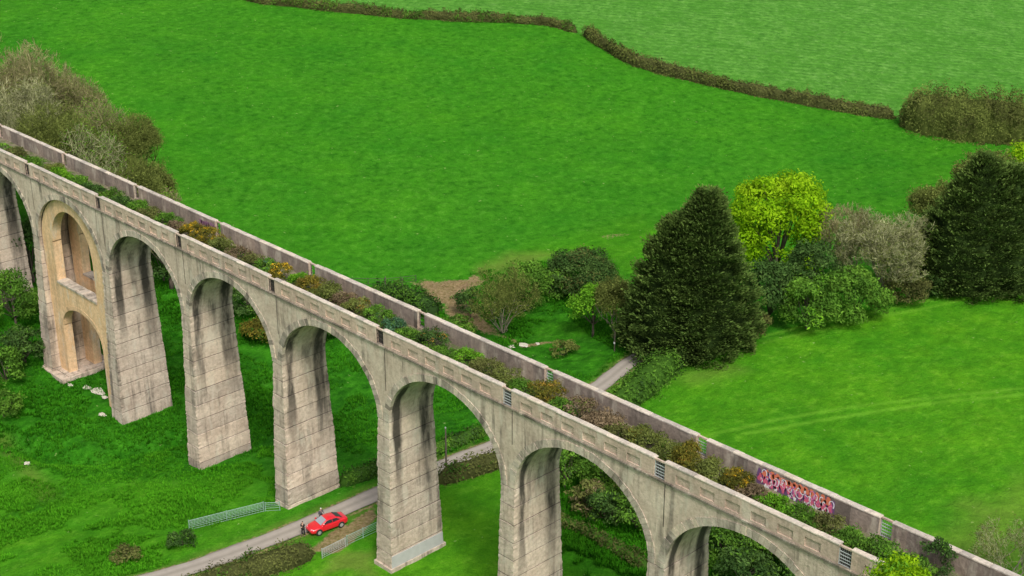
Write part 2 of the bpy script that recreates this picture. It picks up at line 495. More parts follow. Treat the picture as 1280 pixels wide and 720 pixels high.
for line in ([(870, 548), (960, 527), (1100, 505), (1290, 484)], [(930, 543), (1050, 523), (1160, 505), (1290, 492)], [(800, 490), (840, 462), (880, 445)],
             [(950, 422), (1050, 398), (1160, 376), (1285, 352)], [(955, 430), (1060, 405), (1170, 382), (1285, 360)]):
    d = seg_dist(X, Y, GP(line))
    track = np.maximum(track, np.exp(-(d / .38) ** 2))
track[:] = track * np.clip(.3 + 1.2 * fbm(X * .2, Y * .2, 22), 0, 1)
# real relief: tussocks and trodden unevenness
amp = .10 + .20 * rough
near_zone = np.exp(-np.clip(rdist - 1.6, 0, 9) / .5)
micro = (fbm(X * .9, Y * .9, 61, 4) - .5) * 2 * amp + (fbm(X * .12, Y * .12, 71) - .5) * .5
Zg = Zb + micro * (1 - near_zone)
me_V = np.stack([X.ravel(), Y.ravel(), Zg.ravel()], 1)
ny, nx = X.shape
idx = np.arange(nx * ny).reshape(ny, nx)
Fq = np.stack([idx[:-1, :-1], idx[:-1, 1:], idx[1:, 1:], idx[1:, :-1]], -1).reshape(-1, 4)
ground = mesh_np('ground', me_V, Fq, M_GROUND, smooth=True)
for nm, arr in (('rough', rough), ('earth', earth), ('far', far), ('right', right), ('dry', dry), ('track', track)):
    a = ground.data.attributes.new(nm, 'FLOAT', 'POINT'); a.data.foreach_set('value', arr.ravel().astype(np.float32))
ground['kind'] = 'structure'

# ------------------------------------------------------------------ lane
def smooth_path(pts, step=.8):
    pts = np.array(pts); d = np.r_[0, np.cumsum(np.hypot(*np.diff(pts, axis=0).T))]
    s = np.arange(0, d[-1], step)
    P = np.stack([np.interp(s, d, pts[:, 0]), np.interp(s, d, pts[:, 1])], 1)
    for _ in range(12):
        P[1:-1] = (P[:-2] + 2 * P[1:-1] + P[2:]) / 4
    return P
def road_mat():
    m, n, b = newmat('worn_tarmac')
    P = pos(n)
    f = noise(n, P, 1.2, 5, .65); f2 = noise(n, P, 9, 3, .7)
    c = mix(n, f, (.30, .265, .225), (.46, .41, .35))
    c = mix(n, mth(n, 'MULTIPLY', f2, .3), c, (.14, .13, .11))
    t = attr(n, 'tint')
    c = mix(n, t, (.13, .12, .09), c)
    n.links.new(c, b.inputs['Base Color']); bump(n, b, f2, .3, .03)
    return m
RP = smooth_path([(road[0][0] - 8, road[0][1] - 60)] + road + [(road[-1][0] - 1, road[-1][1] + 8), (road[-1][0] - 5, road[-1][1] + 22)])
tan = np.gradient(RP, axis=0); tan /= np.hypot(tan[:, 0], tan[:, 1])[:, None]
nor = np.stack([-tan[:, 1], tan[:, 0]], 1)
offs = np.array([-1.35, -1.1, -.55, 0, .55, 1.1, 1.35]); V = []
for k, o_ in enumerate(offs):
    jit = (fbm(np.arange(len(RP)) * .35, np.full(len(RP), k * 7.), 5) - .5) * (.5 if abs(o_) > 1.2 else .05)
    q = RP + nor * (o_ + jit)[:, None] if not np.isscalar(o_ + jit) else RP
    V.append(np.stack([q[:, 0], q[:, 1], h(q[:, 0], q[:, 1]) + .09 + .03 * (1 - (o_ / 1.3) ** 2)], 1))
V = np.stack(V, 1); k = len(offs)
ii = np.arange(len(RP) * k).reshape(len(RP), k)
Fr = np.stack([ii[:-1, :-1], ii[:-1, 1:], ii[1:, 1:], ii[1:, :-1]], -1).reshape(-1, 4)[:, ::-1]
tt = np.tile(np.array([.1, .8, 1, .62, 1, .8, .1]), len(RP))
ro = mesh_np('road', V.reshape(-1, 3), Fr, road_mat(), tint=tt, smooth=True)
ro['kind'] = 'structure'

# ------------------------------------------------------------------ viaduct
P_ = 17.4; WID = 5.6; HX = .85; SPR = -9.5; CROWN = -2.75; BTOP = -1.7
NA, NB = -2, 8
via_o = np.array([60.9, 2.8, 0.0])
via = empty('viaduct', via_o)
setp(via, 'long grey concrete viaduct of tall arches crossing the valley, scrub growing on its deck', 'viaduct')
def arch_z(dx):
    a = P_ / 2 - HX
    q_ = np.clip(1 - (dx / a) ** 2, 0, 1)
    return SPR + (CROWN - SPR) * q_ ** .5
def arch_pts(k=40):
    a = P_ / 2 - HX
    th = np.linspace(math.pi, 0, k + 1)
    return a * np.cos(th), SPR + (CROWN - SPR) * np.sin(th)
for n in range(NA, NB):
    cx = (n + .5) * P_
    mb = MB(via_o)
    ax, az = arch_pts(44)
    xs = np.r_[-P_ / 2, ax, P_ / 2]; zs = np.r_[SPR, az, SPR]
    ys = np.linspace(0, WID, 9)
    # faces
    for y, flip in ((0, False), (WID, True)):
        V = []
        rows = 6
        for x, z in zip(xs, zs):
            for r_ in range(rows + 1): V.append((cx + x, y, Z0 + z + (BTOP - z) * r_ / rows))
        Fc = []
        for i in range(len(xs) - 1):
            for r_ in range(rows):
                a = i * (rows + 1) + r_; b = a + rows + 1
                Fc.append((a, b, b + 1, a + 1) if not flip else (a, a + 1, b + 1, b))
        mb.add(V, Fc, .62)
    V = []; Fc = []; T = []
    for i in range(1, len(xs) - 1):
        for y in ys:
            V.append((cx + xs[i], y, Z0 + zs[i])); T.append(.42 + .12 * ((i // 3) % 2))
    k = len(ys)
    for i in range(len(xs) - 3):
        for j in range(k - 1):
            a = i * k + j; Fc.append((a, a + 1, a + k + 1, a + k))
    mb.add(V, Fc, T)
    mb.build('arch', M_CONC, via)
    # ring of voussoirs, a little proud of the face, both sides
    for side, (ya, yb) in enumerate(((-.035, .3), (WID - .3, WID + .035))):
        if side == 1 and n % 1: continue
        mr = MB(via_o)
        K = 46
        th = np.linspace(math.pi, 0, K + 1)
        a0 = P_ / 2 - HX
        for i in range(K):
            t0, t1 = th[i] - .0025, th[i + 1] + .0025
            dep = .66 + .12 * random.random()
            yy = ya + (-1 if side == 0 else 0) * .05 * random.random()
            V = []
            for y in (yy, yb if side == 0 else yb + .02 * random.random()):
                for t, e in ((t0, -.012), (t1, -.012), (t1, dep), (t0, dep)):
                    V.append((cx + (a0 + e) * math.cos(t), y, Z0 + SPR + (CROWN - SPR + e) * math.sin(t)))
            mr.add(V, [(0, 1, 2, 3), (7, 6, 5, 4), (0, 4, 5, 1), (1, 5, 6, 2), (2, 6, 7, 3), (3, 7, 4, 0)], float(np.clip(rng.normal(.50, .22), .12, 1)))
        mr.build('arch_ring', M_RING, via)

def pier_base(n):
    d = {0: -29.2, 1: -30.4, 2: -29.6, 3: -27.6, 4: -27.2}
    return min(d.get(n, 0), hz(n * P_, 2.8) - Z0 - 1.2)
piers = {}
for n in range(NA + 1, NB):
    mb = MB(via_o); cx = n * P_
    zb = pier_base(n)
    zt = SPR + .02
    LIFT = 1.83
    nl = int(math.ceil((zt - zb) / LIFT))
    V = []; T = []; Fc = []
    nxs, nys = 5, 12
    def ringpts(z, ex, seed):
        d = zt - z
        hx = .86 + .0195 * d + ex; y0 = -.03 - .04 * d - ex; y1 = WID + .03 + .04 * d + ex
        pts = []
        for i in range(nxs): pts.append((-hx + 2 * hx * i / nxs, y0))
        for i in range(nys): pts.append((hx, y0 + (y1 - y0) * i / nys))
        for i in range(nxs): pts.append((hx - 2 * hx * i / nxs, y1))
        for i in range(nys): pts.append((-hx, y1 - (y1 - y0) * i / nys))
        return pts
    zc = zt; rings = []
    for li in range(nl):
        tb = float(np.clip(rng.normal(.58, .11), .1, 1))
        step = .03 * random.uniform(-1, 1)
        z1 = max(zt - (li + 1) * LIFT, zb)
        sub = 7
        zz = [zc, zc - .07, zc - .11] + [zc - .11 + (z1 + .01 - zc + .11) * s / sub for s in range(1, sub + 1)]
        for q_, z in enumerate(zz):
            ex = -.05 if q_ < 2 else step
            rings.append((z, ex, tb - (.62 if q_ < 2 else 0)))
        zc = z1
    cols = 2 * (nxs + nys)
    corner = {0, nxs, nxs + nys, 2 * nxs + nys}
    for ri, (z, ex, tb) in enumerate(rings):
        for pi, (x, y) in enumerate(ringpts(z, ex, 0)):
            j = .012 if pi not in corner else .045
            face = .0
            if pi < nxs: face = -.08                      # outer (north-west) face is greyer
            V.append((cx + x + random.uniform(-j, j), y + random.uniform(-j, j), Z0 + z + random.uniform(-.012, .012)))
            T.append(float(np.clip(tb + face + random.uniform(-.05, .05), 0, 1)))
    for ri in range(len(rings) - 1):
        for pi in range(cols):
            a = ri * cols + pi; b = ri * cols + (pi + 1) % cols
            Fc.append((a + cols, b + cols, b, a))
    Fc.append(tuple(range(cols)))
    mb.add(V, Fc, T)
    o = mb.build('pier', M_CONC, via)
    piers[n] = o
    if n == 4:                                        # pale painted-out band round the foot
        mp = MB(via_o)
        zz0, zz1 = -26.0, -24.35; V = []
        for z in (zz0, zz1):
            d = zt - z; hx = .86 + .0195 * d + .06; y0 = -.03 - .04 * d - .02; y1 = WID + .03 + .04 * d + .02
            V += [(cx + hx, y0 + .06, Z0 + z), (cx + hx, y1 - .06, Z0 + z), (cx + hx - .2, y1 - .06, Z0 + z), (cx + hx - .2, y0 + .06, Z0 + z)]
        mp.add(V, [(0, 1, 5, 4), (1, 2, 6, 5), (2, 3, 7, 6), (3, 0, 4, 7), (4, 5, 6, 7)], .9)
        c = mp.build('painted_band', plain('grey_paint', (.42, .415, .40), .8, var=.2, scale=1.2), o)
        c['label'] = 'pale grey painted band at the foot of the pier'
    # footing
    mf = MB(via_o)
    d = zt - zb; hx = .86 + .0195 * d + .14; y0 = -.03 - .04 * d - .14; y1 = WID + .03 + .04 * d + .14
    zg = hz(cx, 2.8)
    mf.box((cx - hx, y0, zg - 2.2), (cx + hx, y1, zg + .12 + (.25 if n == 4 else 0)), .55)
    if n in (0, 4): mf.build('footing', M_CONC, o)
# construction joints above every pier, a groove filled with dark moss and a proud pilaster strip
for n in range(NA + 1, NB):
    mj = MB(via_o); mj.box((n * P_ + .52, -.02, Z0 - 4.6 - random.random() * 2), (n * P_ + .60, .05, Z0 - 1.56), .1); mj.build('joint', M_STRING, via)
# string course
for ya, yb in ((-.16, .2), (WID - .2, WID + .16)):
    ms = MB(via_o)
    x = (NA) * P_
    while x < NB * P_:
        l = random.uniform(1.4, 2.2); x1 = min(x + l, NB * P_)
        e = random.uniform(-.015, .015)
        ms.box((x + .004, ya + e, Z0 - 1.62), (x1 - .004, yb + e, Z0 - 1.46), float(np.clip(rng.normal(.5, .15), 0, 1)))
        x = x1
    ms.build('string_course', M_STRING, via)
# parapets
def parapet(n, near):
    x0 = n * P_ + .45; x1 = (n + 1) * P_ - .65
    mb = MB(via_o)
    out, inn = (.0, .42) if near else (WID, WID - .42)
    s = 1 if near else -1
    zt_, zb_ = .12, -1.75
    # core
    def bx(xa, xb, ya, yb, za, zb2, t): mb.box((xa, min(ya, yb), Z0 + za), (xb, max(ya, yb), Z0 + zb2), t)
    # core in lengths, so that joints and different tints show
    x = x0; k = 0
    core_o = out + s * .11
    while x < x1 - .01:
        l = min(random.uniform(2.2, 3.2), x1 - x)
        if x1 - x - l < 1: l = x1 - x
        bx(x, x + l, core_o, inn + s * random.uniform(-.012, .012), zb_, zt_, float(np.clip(rng.normal(.6, .1), 0, 1))); x += l
    # front frame round six sunk panels
    pw, pp, ps = 1.42, 2.45, 1.58 - .45
    t0 = float(np.clip(rng.normal(.62, .06), 0, 1))
    bx(x0, x1, out, core_o, -.48, zt_, t0); bx(x0, x1, out, core_o, zb_, -1.26, t0)
    xa = x0
    for i in range(6):
        px = x0 + ps + i * pp
        bx(xa, px, out, core_o, -1.26, -.48, t0 + random.uniform(-.08, .08)); xa = px + pw
    bx(xa, x1, out, core_o, -1.26, -.48, t0)
    o = mb.build('parapet', M_PARA, via)
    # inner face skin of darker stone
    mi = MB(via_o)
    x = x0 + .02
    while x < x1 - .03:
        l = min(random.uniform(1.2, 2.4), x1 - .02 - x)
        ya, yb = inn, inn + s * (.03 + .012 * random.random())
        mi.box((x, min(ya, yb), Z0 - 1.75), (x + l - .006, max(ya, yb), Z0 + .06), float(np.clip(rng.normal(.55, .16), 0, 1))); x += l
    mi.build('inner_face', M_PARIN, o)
    # coping with chipped edges
    mc = MB(via_o)
    x = x0 - .05
    while x < x1 + .05:
        l = min(random.uniform(.8, 1.7), x1 + .05 - x)
        if l < .15: break
        e1 = random.uniform(-.03, .02); e2 = random.uniform(-.03, .03)
        ya, yb = out - s * (.05 + e1), inn + s * (.06 + e2)
        ya, yb = min(ya, yb), max(ya, yb)
        tz = .26 + random.uniform(-.02, .015)
        V = [(x, ya, .12), (x + l - .008, ya, .12), (x + l - .008, yb, .12), (x, yb, .12),
             (x, ya, tz - .05), (x + l - .008, ya, tz - .05), (x + l - .008, yb, tz - .05), (x, yb, tz - .05),
             (x + .03, ya + .05, tz), (x + l - .03, ya + .05, tz), (x + l - .03, yb - .05, tz), (x + .03, yb - .05, tz)]
        V = [(a, b, c + Z0) for a, b, c in V]
        mc.add(V, [(3, 2, 1, 0), (0, 1, 5, 4), (1, 2, 6, 5), (2, 3, 7, 6), (3, 0, 4, 7), (4, 5, 9, 8), (5, 6, 10, 9), (6, 7, 11, 10), (7, 4, 8, 11), (8, 9, 10, 11)],
               float(np.clip(rng.normal(.66, .16), 0, 1)))
        x += l
    mc.build('coping', M_COPE, o)
    # end piers of the refuge
    return o
for n in range(NA, NB):
    pn = parapet(n, True); pf = parapet(n, False)
    if n == 6:
        graf_parent = pf
    if n == 1: tag_parent = pf
# refuges: bars across every gap
def refuge(n, near, bright):
    y = .12 if near else WID - .12
    x0, x1 = n * P_ - .62, n * P_ + .42
    mb = MB(via_o)
    m_ = M_STEEL if bright else M_DARKST
    r_ = .035 if bright else .03
    for x in (x0, x1): mb.tube([(x, y, Z0 - 1.55), (x, y, Z0 + .1)], r_ * 1.3, 6)
    for z in ((-1.3, -.9, -.45, .06) if not bright else (-1.42, -1.15, -.9, -.62, -.35, .07)):
        mb.tube([(x0, y, Z0 + z), (x1, y, Z0 + z)], r_, 6)
    if bright:
        for k in range(1, 6):
            x = x0 + (x1 - x0) * k / 6; mb.tube([(x, y, Z0 - 1.42), (x, y, Z0 + .07)], .012, 4)
    mb.build('refuge_railing', m_, via)
    ml = MB(via_o)
    ml.box((x0 - .12, min(y - .18, y + .26), Z0 - 1.74), (x1 + .12, y + .26, Z0 - 1.50), .5)
    ml.build('refuge_sill', M_PARA, via)
    ml = MB(via_o); ml.box((x0 - .1, y - .09, Z0 + .02), (x1 + .1, y + .09, Z0 + .16), .6); ml.build('refuge_lintel', M_PARA, via)
    if near:
        ml = MB(via_o); ml.box((x0 - .03, .3, Z0 - 1.5), (x1 + .03, .36, Z0 - .12), .3); ml.build('refuge_gap_shade', M_DARKST, via)  # added dark sheet that stands for the shade inside the gap
for n in range(NA + 1, NB):
    refuge(n, True, n >= 5); refuge(n, False, n >= 5)
# graffiti on the inner face of the far parapet
def graf_mat(name, col):
    return plain(name, col, .6, var=.2, scale=2)
def graffiti(parent, x0, x1, z0, z1, seed, big=True):
    yb = WID - .42 - .046
    rs = random.Random(seed)
    def blob(mb, cx, cz, rx, rz, lay, k=22):
        V = [(cx, yb - lay, Z0 + cz)]
        for i in range(k):
            a = 2 * math.pi * i / k; q_ = 1 + .25 * math.sin(3 * a + cx) + .12 * rs.uniform(-1, 1)
            V.append((min(max(cx + rx * q_ * math.cos(a), x0), x1), yb - lay, Z0 + min(max(cz + rz * q_ * math.sin(a), z0 - .03), z1)))
        mb.add(V, [(0, 1 + (i + 1) % k, 1 + i) for i in range(k)], .6)
    def stroke(mb, pts, wd, lay):
        pts = np.array(pts); V = []
        t = np.gradient(pts, axis=0); t /= np.hypot(t[:, 0], t[:, 1])[:, None] + 1e-9
        nn = np.stack([-t[:, 1], t[:, 0]], 1)
        for p_, q_, wv in zip(pts, nn, np.linspace(1, .6, len(pts))):
            for s_ in (-1, 1):
                V.append((p_[0] + q_[0] * wd * wv * s_, yb - lay, Z0 + min(max(p_[1] + q_[1] * wd * wv * s_, z0 - .05), z1 + .03)))
        mb.add(V, [(2 * i, 2 * i + 1, 2 * i + 3, 2 * i + 2) for i in range(len(pts) - 1)], .6)
    root = None
    zm = (z0 + z1) / 2; H = z1 - z0; Wd = x1 - x0
    layers = []
    if big:
        mb = MB(via_o)
        for i in range(16):
            blob(mb, x0 + Wd * (i + .5) / 16, zm + rs.uniform(-.15, .1) * H, .42, .42 * H, .002)
        root = mb.build('graffiti', graf_mat('purple_paint', (.16, .08, .20)), parent)
        root['label'] = 'wild pink, orange and white graffiti lettering sprayed on the inner wall face'
        mb = MB(via_o)
        for i in range(13): blob(mb, x0 + Wd * (.12 + .86 * i / 13), z1 - .24 * H + rs.uniform(-.1, .05), .34, .22 * H, .005)
        mb.build('orange_fill', graf_mat('orange_paint', (.72, .20, .11)), root)
        mb = MB(via_o)
        for i in range(13): blob(mb, x0 + Wd * (i + .6) / 13.3, zm - .12 * H + rs.uniform(-.12, .1), .22, .22 * H, .008)
        mb.build('pink_fill', graf_mat('pink_paint', (.66, .13, .22)), root)
        for nm, colr, lay, wd, cnt in (('white_strokes', (.80, .78, .80), .011, .045, 24), ('violet_strokes', (.30, .12, .38), .014, .03, 9), ('magenta_strokes', (.78, .22, .42), .017, .035, 10)):
            mb = MB(via_o)
            for i in range(cnt):
                cx = x0 + .3 + (Wd - .6) * (i + rs.random()) / cnt; cz = zm + rs.uniform(-.3, .2) * H; r_ = rs.uniform(.16, .42)
                a0 = rs.uniform(0, 6.3); sw = rs.uniform(2.5, 5.2)
                stroke(mb, [(cx + r_ * .75 * math.cos(a0 + sw * t) + .15 * t, cz + r_ * math.sin(a0 + sw * t)) for t in np.linspace(0, 1, 16)], wd, lay)
            if nm == 'white_strokes':
                for i in range(9): blob(mb, x0 + .4 + (Wd - .8) * (i + rs.random()) / 9, z0 + .16, .13, .2, .0115, 12)
            mb.build(nm, graf_mat(nm + '_paint', colr), root)
    else:
        mb = MB(via_o)
        for i in range(7): blob(mb, x0 + Wd * (i + .5) / 7, zm + rs.uniform(-.1, .1), Wd / 10, .34 * H, .003)
        root = mb.build('graffiti', graf_mat('faded_purple_paint', (.27, .13, .22)), parent)
        root['label'] = 'faded purple graffiti patch on the inner wall face'
graffiti(graf_parent, 110.0, 117.3, -1.62, .04, 3)
graffiti(tag_parent, 31.0, 34.2, -1.35, -.05, 5, False)

# deck fill of soil and moss
def soil_mat():
    m, n, b = newmat('deck_soil')
    f = noise(n, pos(n), .9, 5, .65); f2 = noise(n, pos(n), 4, 4, .6)
    c = mix(n, ramp(n, f, [(.4, 0.0), (.6, 1.0)]), (.26, .22, .15), (.10, .13, .045))
    c = mix(n, mth(n, 'MULTIPLY', f2, .5), c, (.07, .06, .04))
    n.links.new(c, b.inputs['Base Color']); bump(n, b, f2, .7, .15)
    return m
dx = np.arange(NA * P_, NB * P_ + .01, .35); dy = np.linspace(.45, WID - .45, 14)
DX, DY = np.meshgrid(dx, dy)
DZ = Z0 - 1.62 + .28 * (fbm(DX * .5, DY * .6, 91) - .3)
ii = np.arange(DX.size).reshape(DX.shape)
mesh_np('deck', np.stack([DX.ravel(), DY.ravel(), DZ.ravel()], 1) - via_o, np.stack([ii[:-1, :-1], ii[:-1, 1:], ii[1:, 1:], ii[1:, :-1]], -1).reshape(-1, 4), soil_mat(), via, smooth=True)
# abutments
for s_, n in ((-1, NA), (1, NB)):
    xa = n * P_; xb = xa + s_ * 26
    mb = MB(via_o)
    mb.box((min(xa, xb), 0, Z0 - 32), (max(xa, xb), WID, Z0 - 1.7), .55)
    for y0, y1 in ((0, .42), (WID - .42, WID)): mb.box((min(xa, xb), y0, Z0 - 1.69), (max(xa, xb), y1, Z0 + .2), .6)
    mb.box((min(xa, xa + s_ * 2.2), -.25, Z0 - 32), (max(xa, xa + s_ * 2.2), WID + .25, Z0 - 1.8), .5)
    mb.build('abutment', M_CONC, via)

# jack arch filling the bay between pier 0 and pier 1
jk = MB(via_o)
JC = .5 * P_ - .3
def jack_frame(mb, ya, yb):
    xs = sorted(set(list(np.linspace(-8.6, -4.95, 6)) + list(np.linspace(-4.95, 4.95, 45)) + list(np.linspace(4.95, 9.2, 6))))
    def up(x): return -9.6 + 5.2 * math.sqrt(max(0, 1 - (x / 4.951) ** 2))
    def lo(x): return -21.2 + 3.4 * math.sqrt(max(0, 1 - (x / 4.951) ** 2))
    def outz(x):
        dxx = x - .3
        a = P_ / 2 - HX
        return float(arch_z(dxx)) - .03 if abs(dxx) < a - .02 else SPR - .03
    base = -30.5; sill = -15.0
    for a, b in zip(xs[:-1], xs[1:]):
        mid = (a + b) / 2
        if abs(mid) > 4.95: spans = [(lambda x: base, outz)]
        else: spans = [(up, outz), (lo, lambda x: sill)]
        for f0, f1 in spans:
            za0, za1, zb0, zb1 = f0(a), f1(a), f0(b), f1(b)
            V = [(JC + a, ya, Z0 + za0), (JC + b, ya, Z0 + zb0), (JC + b, ya, Z0 + zb1), (JC + a, ya, Z0 + za1),
                 (JC + a, yb, Z0 + za0), (JC + b, yb, Z0 + zb0), (JC + b, yb, Z0 + zb1), (JC + a, yb, Z0 + za1)]
            Fc = [(0, 1, 2, 3), (7, 6, 5, 4), (1, 0, 4, 5), (3, 2, 6, 7)]
            mb.add(V, Fc, .66)
    # jambs
    for x in (-4.95, 4.95):
        for za, zb in ((-30.5, -21.2), (-15.0, -9.6)):
            V = [(JC + x, ya, Z0 + za), (JC + x, yb, Z0 + za), (JC + x, yb, Z0 + zb), (JC + x, ya, Z0 + zb)]
            mb.add(V, [(0, 1, 2, 3)], .6)
jack_frame(jk, .45, 1.65)
jack_frame(jk, 4.1, 5.2)
ja = jk.build('jack_arch', M_JACK, via)
ja['label'] = 'sandy coloured two-tier brace of a tall upper and a lower arch filling one bay'
mb = MB(via_o); mb_r = MB(via_o)
for i in range(18):                                    # rough blocks along the sill
    x = JC - 4.95 + i * .55
    mb.box((x, .36 - random.random() * .05, Z0 - 15.12), (x + .545, 1.75, Z0 - 14.85 + random.uniform(-.06, .06)), float(np.clip(rng.normal(.45, .15), 0, 1)))
    mb_r.box((x, 4.0, Z0 - 15.12), (x + .545, 5.3, Z0 - 14.85 + random.uniform(-.06, .06)), .5)
mb.build('sill', M_RING, ja); mb_r.build('sill', M_RING, ja)
mb = MB(via_o)
for i in range(22):
    t0 = math.pi * (1 - i / 22.); t1 = math.pi * (1 - (i + 1) / 22.) + .004
    V = []
    for y in (.42, .6):
        for t, e in ((t0, -.01), (t1, -.01), (t1, .55), (t0, .55)):
            V.append((JC + (4.95 + e) * math.cos(t), y, Z0 - 21.2 + (3.4 + e) * math.sin(t)))
    mb.add(V, [(0, 1, 2, 3), (0, 4, 5, 1), (2, 6, 7, 3)], float(np.clip(rng.normal(.6, .15), 0, 1)))
mb.build('lower_arch_ring', M_JACK, ja)
mb = MB(via_o)
mb.box((-1.0, -1.25, Z0 - 33), (4.6, 6.6, Z0 - 28.15), .55)
mb.box((-.4, -.2, Z0 - 28.2), (4.3, 6.3, Z0 - 28.0), .45)
mb.build('plinth', M_CONC, ja)

# ------------------------------------------------------------------ vegetation builders
def unit(v):
    return v / (np.linalg.norm(v, axis=-1, keepdims=True) + 1e-9)

def leaves(C, outd, size, asp=1.0, jit=.9, rs=rng, tint=None, droop=0.0):
    """one quad per centre C (K,3), normal near outd; returns V, F, tint"""
    K = len(C)
    nrm = unit(outd + rs.normal(0, jit, (K, 3)))
    a = unit(np.cross(nrm, rs.normal(0, 1, (K, 3))))
    b = np.cross(nrm, a)
    s = size * rs.uniform(.6, 1.35, (K, 1))
    a = a * s * asp; b = b * s
    if droop: a[:, 2] -= droop * s[:, 0]
    V = np.stack([C - a * .5, C + b * .32 , C + a * .5, C - b * .32], 1).reshape(-1, 3)
    Fq = np.arange(4 * K).reshape(K, 4)
    t = rs.uniform(0, 1, K) if tint is None else np.clip(tint, 0, 1)
    return V, Fq, np.repeat(t, 4)

def blobcloud(cents, rads, dens, size, asp=1.5, jit=.7, rs=rng, squash=.85, ctint=None):
    """leaf shells round cluster centres"""
    Cs = []; Os = []; Ts = []
    for i, (c, r_) in enumerate(zip(cents, rads)):
        k = max(6, int(dens * r_ * r_ * 12.6 / (size * size)))
        d = unit(rs.normal(0, 1, (k, 3)))
        d[:, 2] = np.where(d[:, 2] < -.35, -d[:, 2], d[:, 2])
        rr = r_ * (rs.uniform(.45, 1.0, (k, 1)) ** .5) * (1 + .18 * rs.normal(0, 1, (k, 1)))
        off = d * rr; off[:, 2] *= squash
        Cs.append(c + off); Os.append(d)
        base = rs.uniform(.25, .75) if ctint is None else ctint[i]
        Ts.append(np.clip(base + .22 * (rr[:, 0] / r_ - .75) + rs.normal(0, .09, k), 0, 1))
    return leaves(np.concatenate(Cs), np.concatenate(Os), size, asp, jit, rs, np.concatenate(Ts))

def limb_tubes(mb, base, tops, r0, rs, zfork=.35):
    base = np.array(base, float)
    for tp in tops:
        tp = np.array(tp, float)
        mid = base + (tp - base) * .5 + np.array([0, 0, .12 * np.linalg.norm(tp - base)]) + rs.normal(0, .15, 3)
        mb.tube([base, mid, tp], [r0, r0 * .55, r0 * .18], 5)

def crown_clusters(W, D, H, zc0, K, rs, rough_=.25, shape='round'):
    """cluster centres over an uneven ellipsoidal crown; local coords"""
    cs = []
    lobes = unit(rs.normal(0, 1, (7, 3)))
    for k in range(K):
        d = unit(rs.normal(0, 1, 3))
        if d[2] < -.55: d[2] *= -1
        q_ = 1 + rough_ * (np.max(lobes @ d) - .55) + rs.normal(0, .05)
        rr = rs.uniform(.55, 1.0) ** .5
        if shape == 'vase' : rr *= (.75 + .35 * d[2])
        cs.append((d[0] * W / 2 * q_ * rr, d[1] * D / 2 * q_ * rr, zc0 + H / 2 + d[2] * H / 2 * q_ * rr))
    return np.array(cs)

def broadleaf(name, label, px, W, H, mat, cat='tree', group=None, size=.34, K=70, dens=.55, bark=M_BARK, base=.12, seed=1, D=None, cr=None, at=None, rough_=.35, asp=1.5, extra=None, mat2=None, trunk=True, squash=.8):
    """tree or bush: trunk + limbs + leaf crown. px = place of its foot in the photograph (or at = world)"""
    rs = np.random.default_rng(seed)
    x, y = at if at is not None else g(*px)
    z = hz(x, y) - .1
    D = D or W
    root = empty(name, (x, y, z)); setp(root, label, cat, group)
    cs = crown_clusters(W * .8, D * .8, H * (1 - base) * .92, H * base, K, rs, rough_)
    cr = cr or W / 2 * .30
    rads = cr * rs.uniform(.65, 1.25, K)
    V, Fq, T = blobcloud(cs, rads, dens, size, asp, .5, rs, squash)
    keep = V[:, 2] > .0
    V[:, 2] = np.maximum(V[:, 2], .02)
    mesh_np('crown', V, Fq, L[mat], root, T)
    if mat2:
        sel = rs.choice(len(cs), max(3, len(cs) // 3), replace=False)
        V, Fq, T = blobcloud(cs[sel] * np.array([1.04, 1.04, 1.03]), rads[sel] * .9, dens * .5, size, asp, .8, rs, squash)
        V[:, 2] = np.maximum(V[:, 2], .02)
        mesh_np('blossom' if mat2 in ('gold', 'orange') else 'young_shoots', V, Fq, L[mat2], root, T)
    if trunk:
        mb = MB(); r0 = max(.05, H * .022)
        fork = (0, 0, H * max(.12, base))
        mb.tube([(0, 0, -.3), (rs.normal(0, .05), rs.normal(0, .05), fork[2] * .5), fork, (0, 0, H * .55)], [r0 * 1.4, r0 * 1.05, r0 * .95, r0 * .35], 8)
        sel = cs[rs.choice(len(cs), min(len(cs), 14), replace=False)]
        limb_tubes(mb, fork, sel, r0 * .5, rs)
        mb.build('trunk' if cat == 'tree' else 'stems', bark, root, True)
    return root

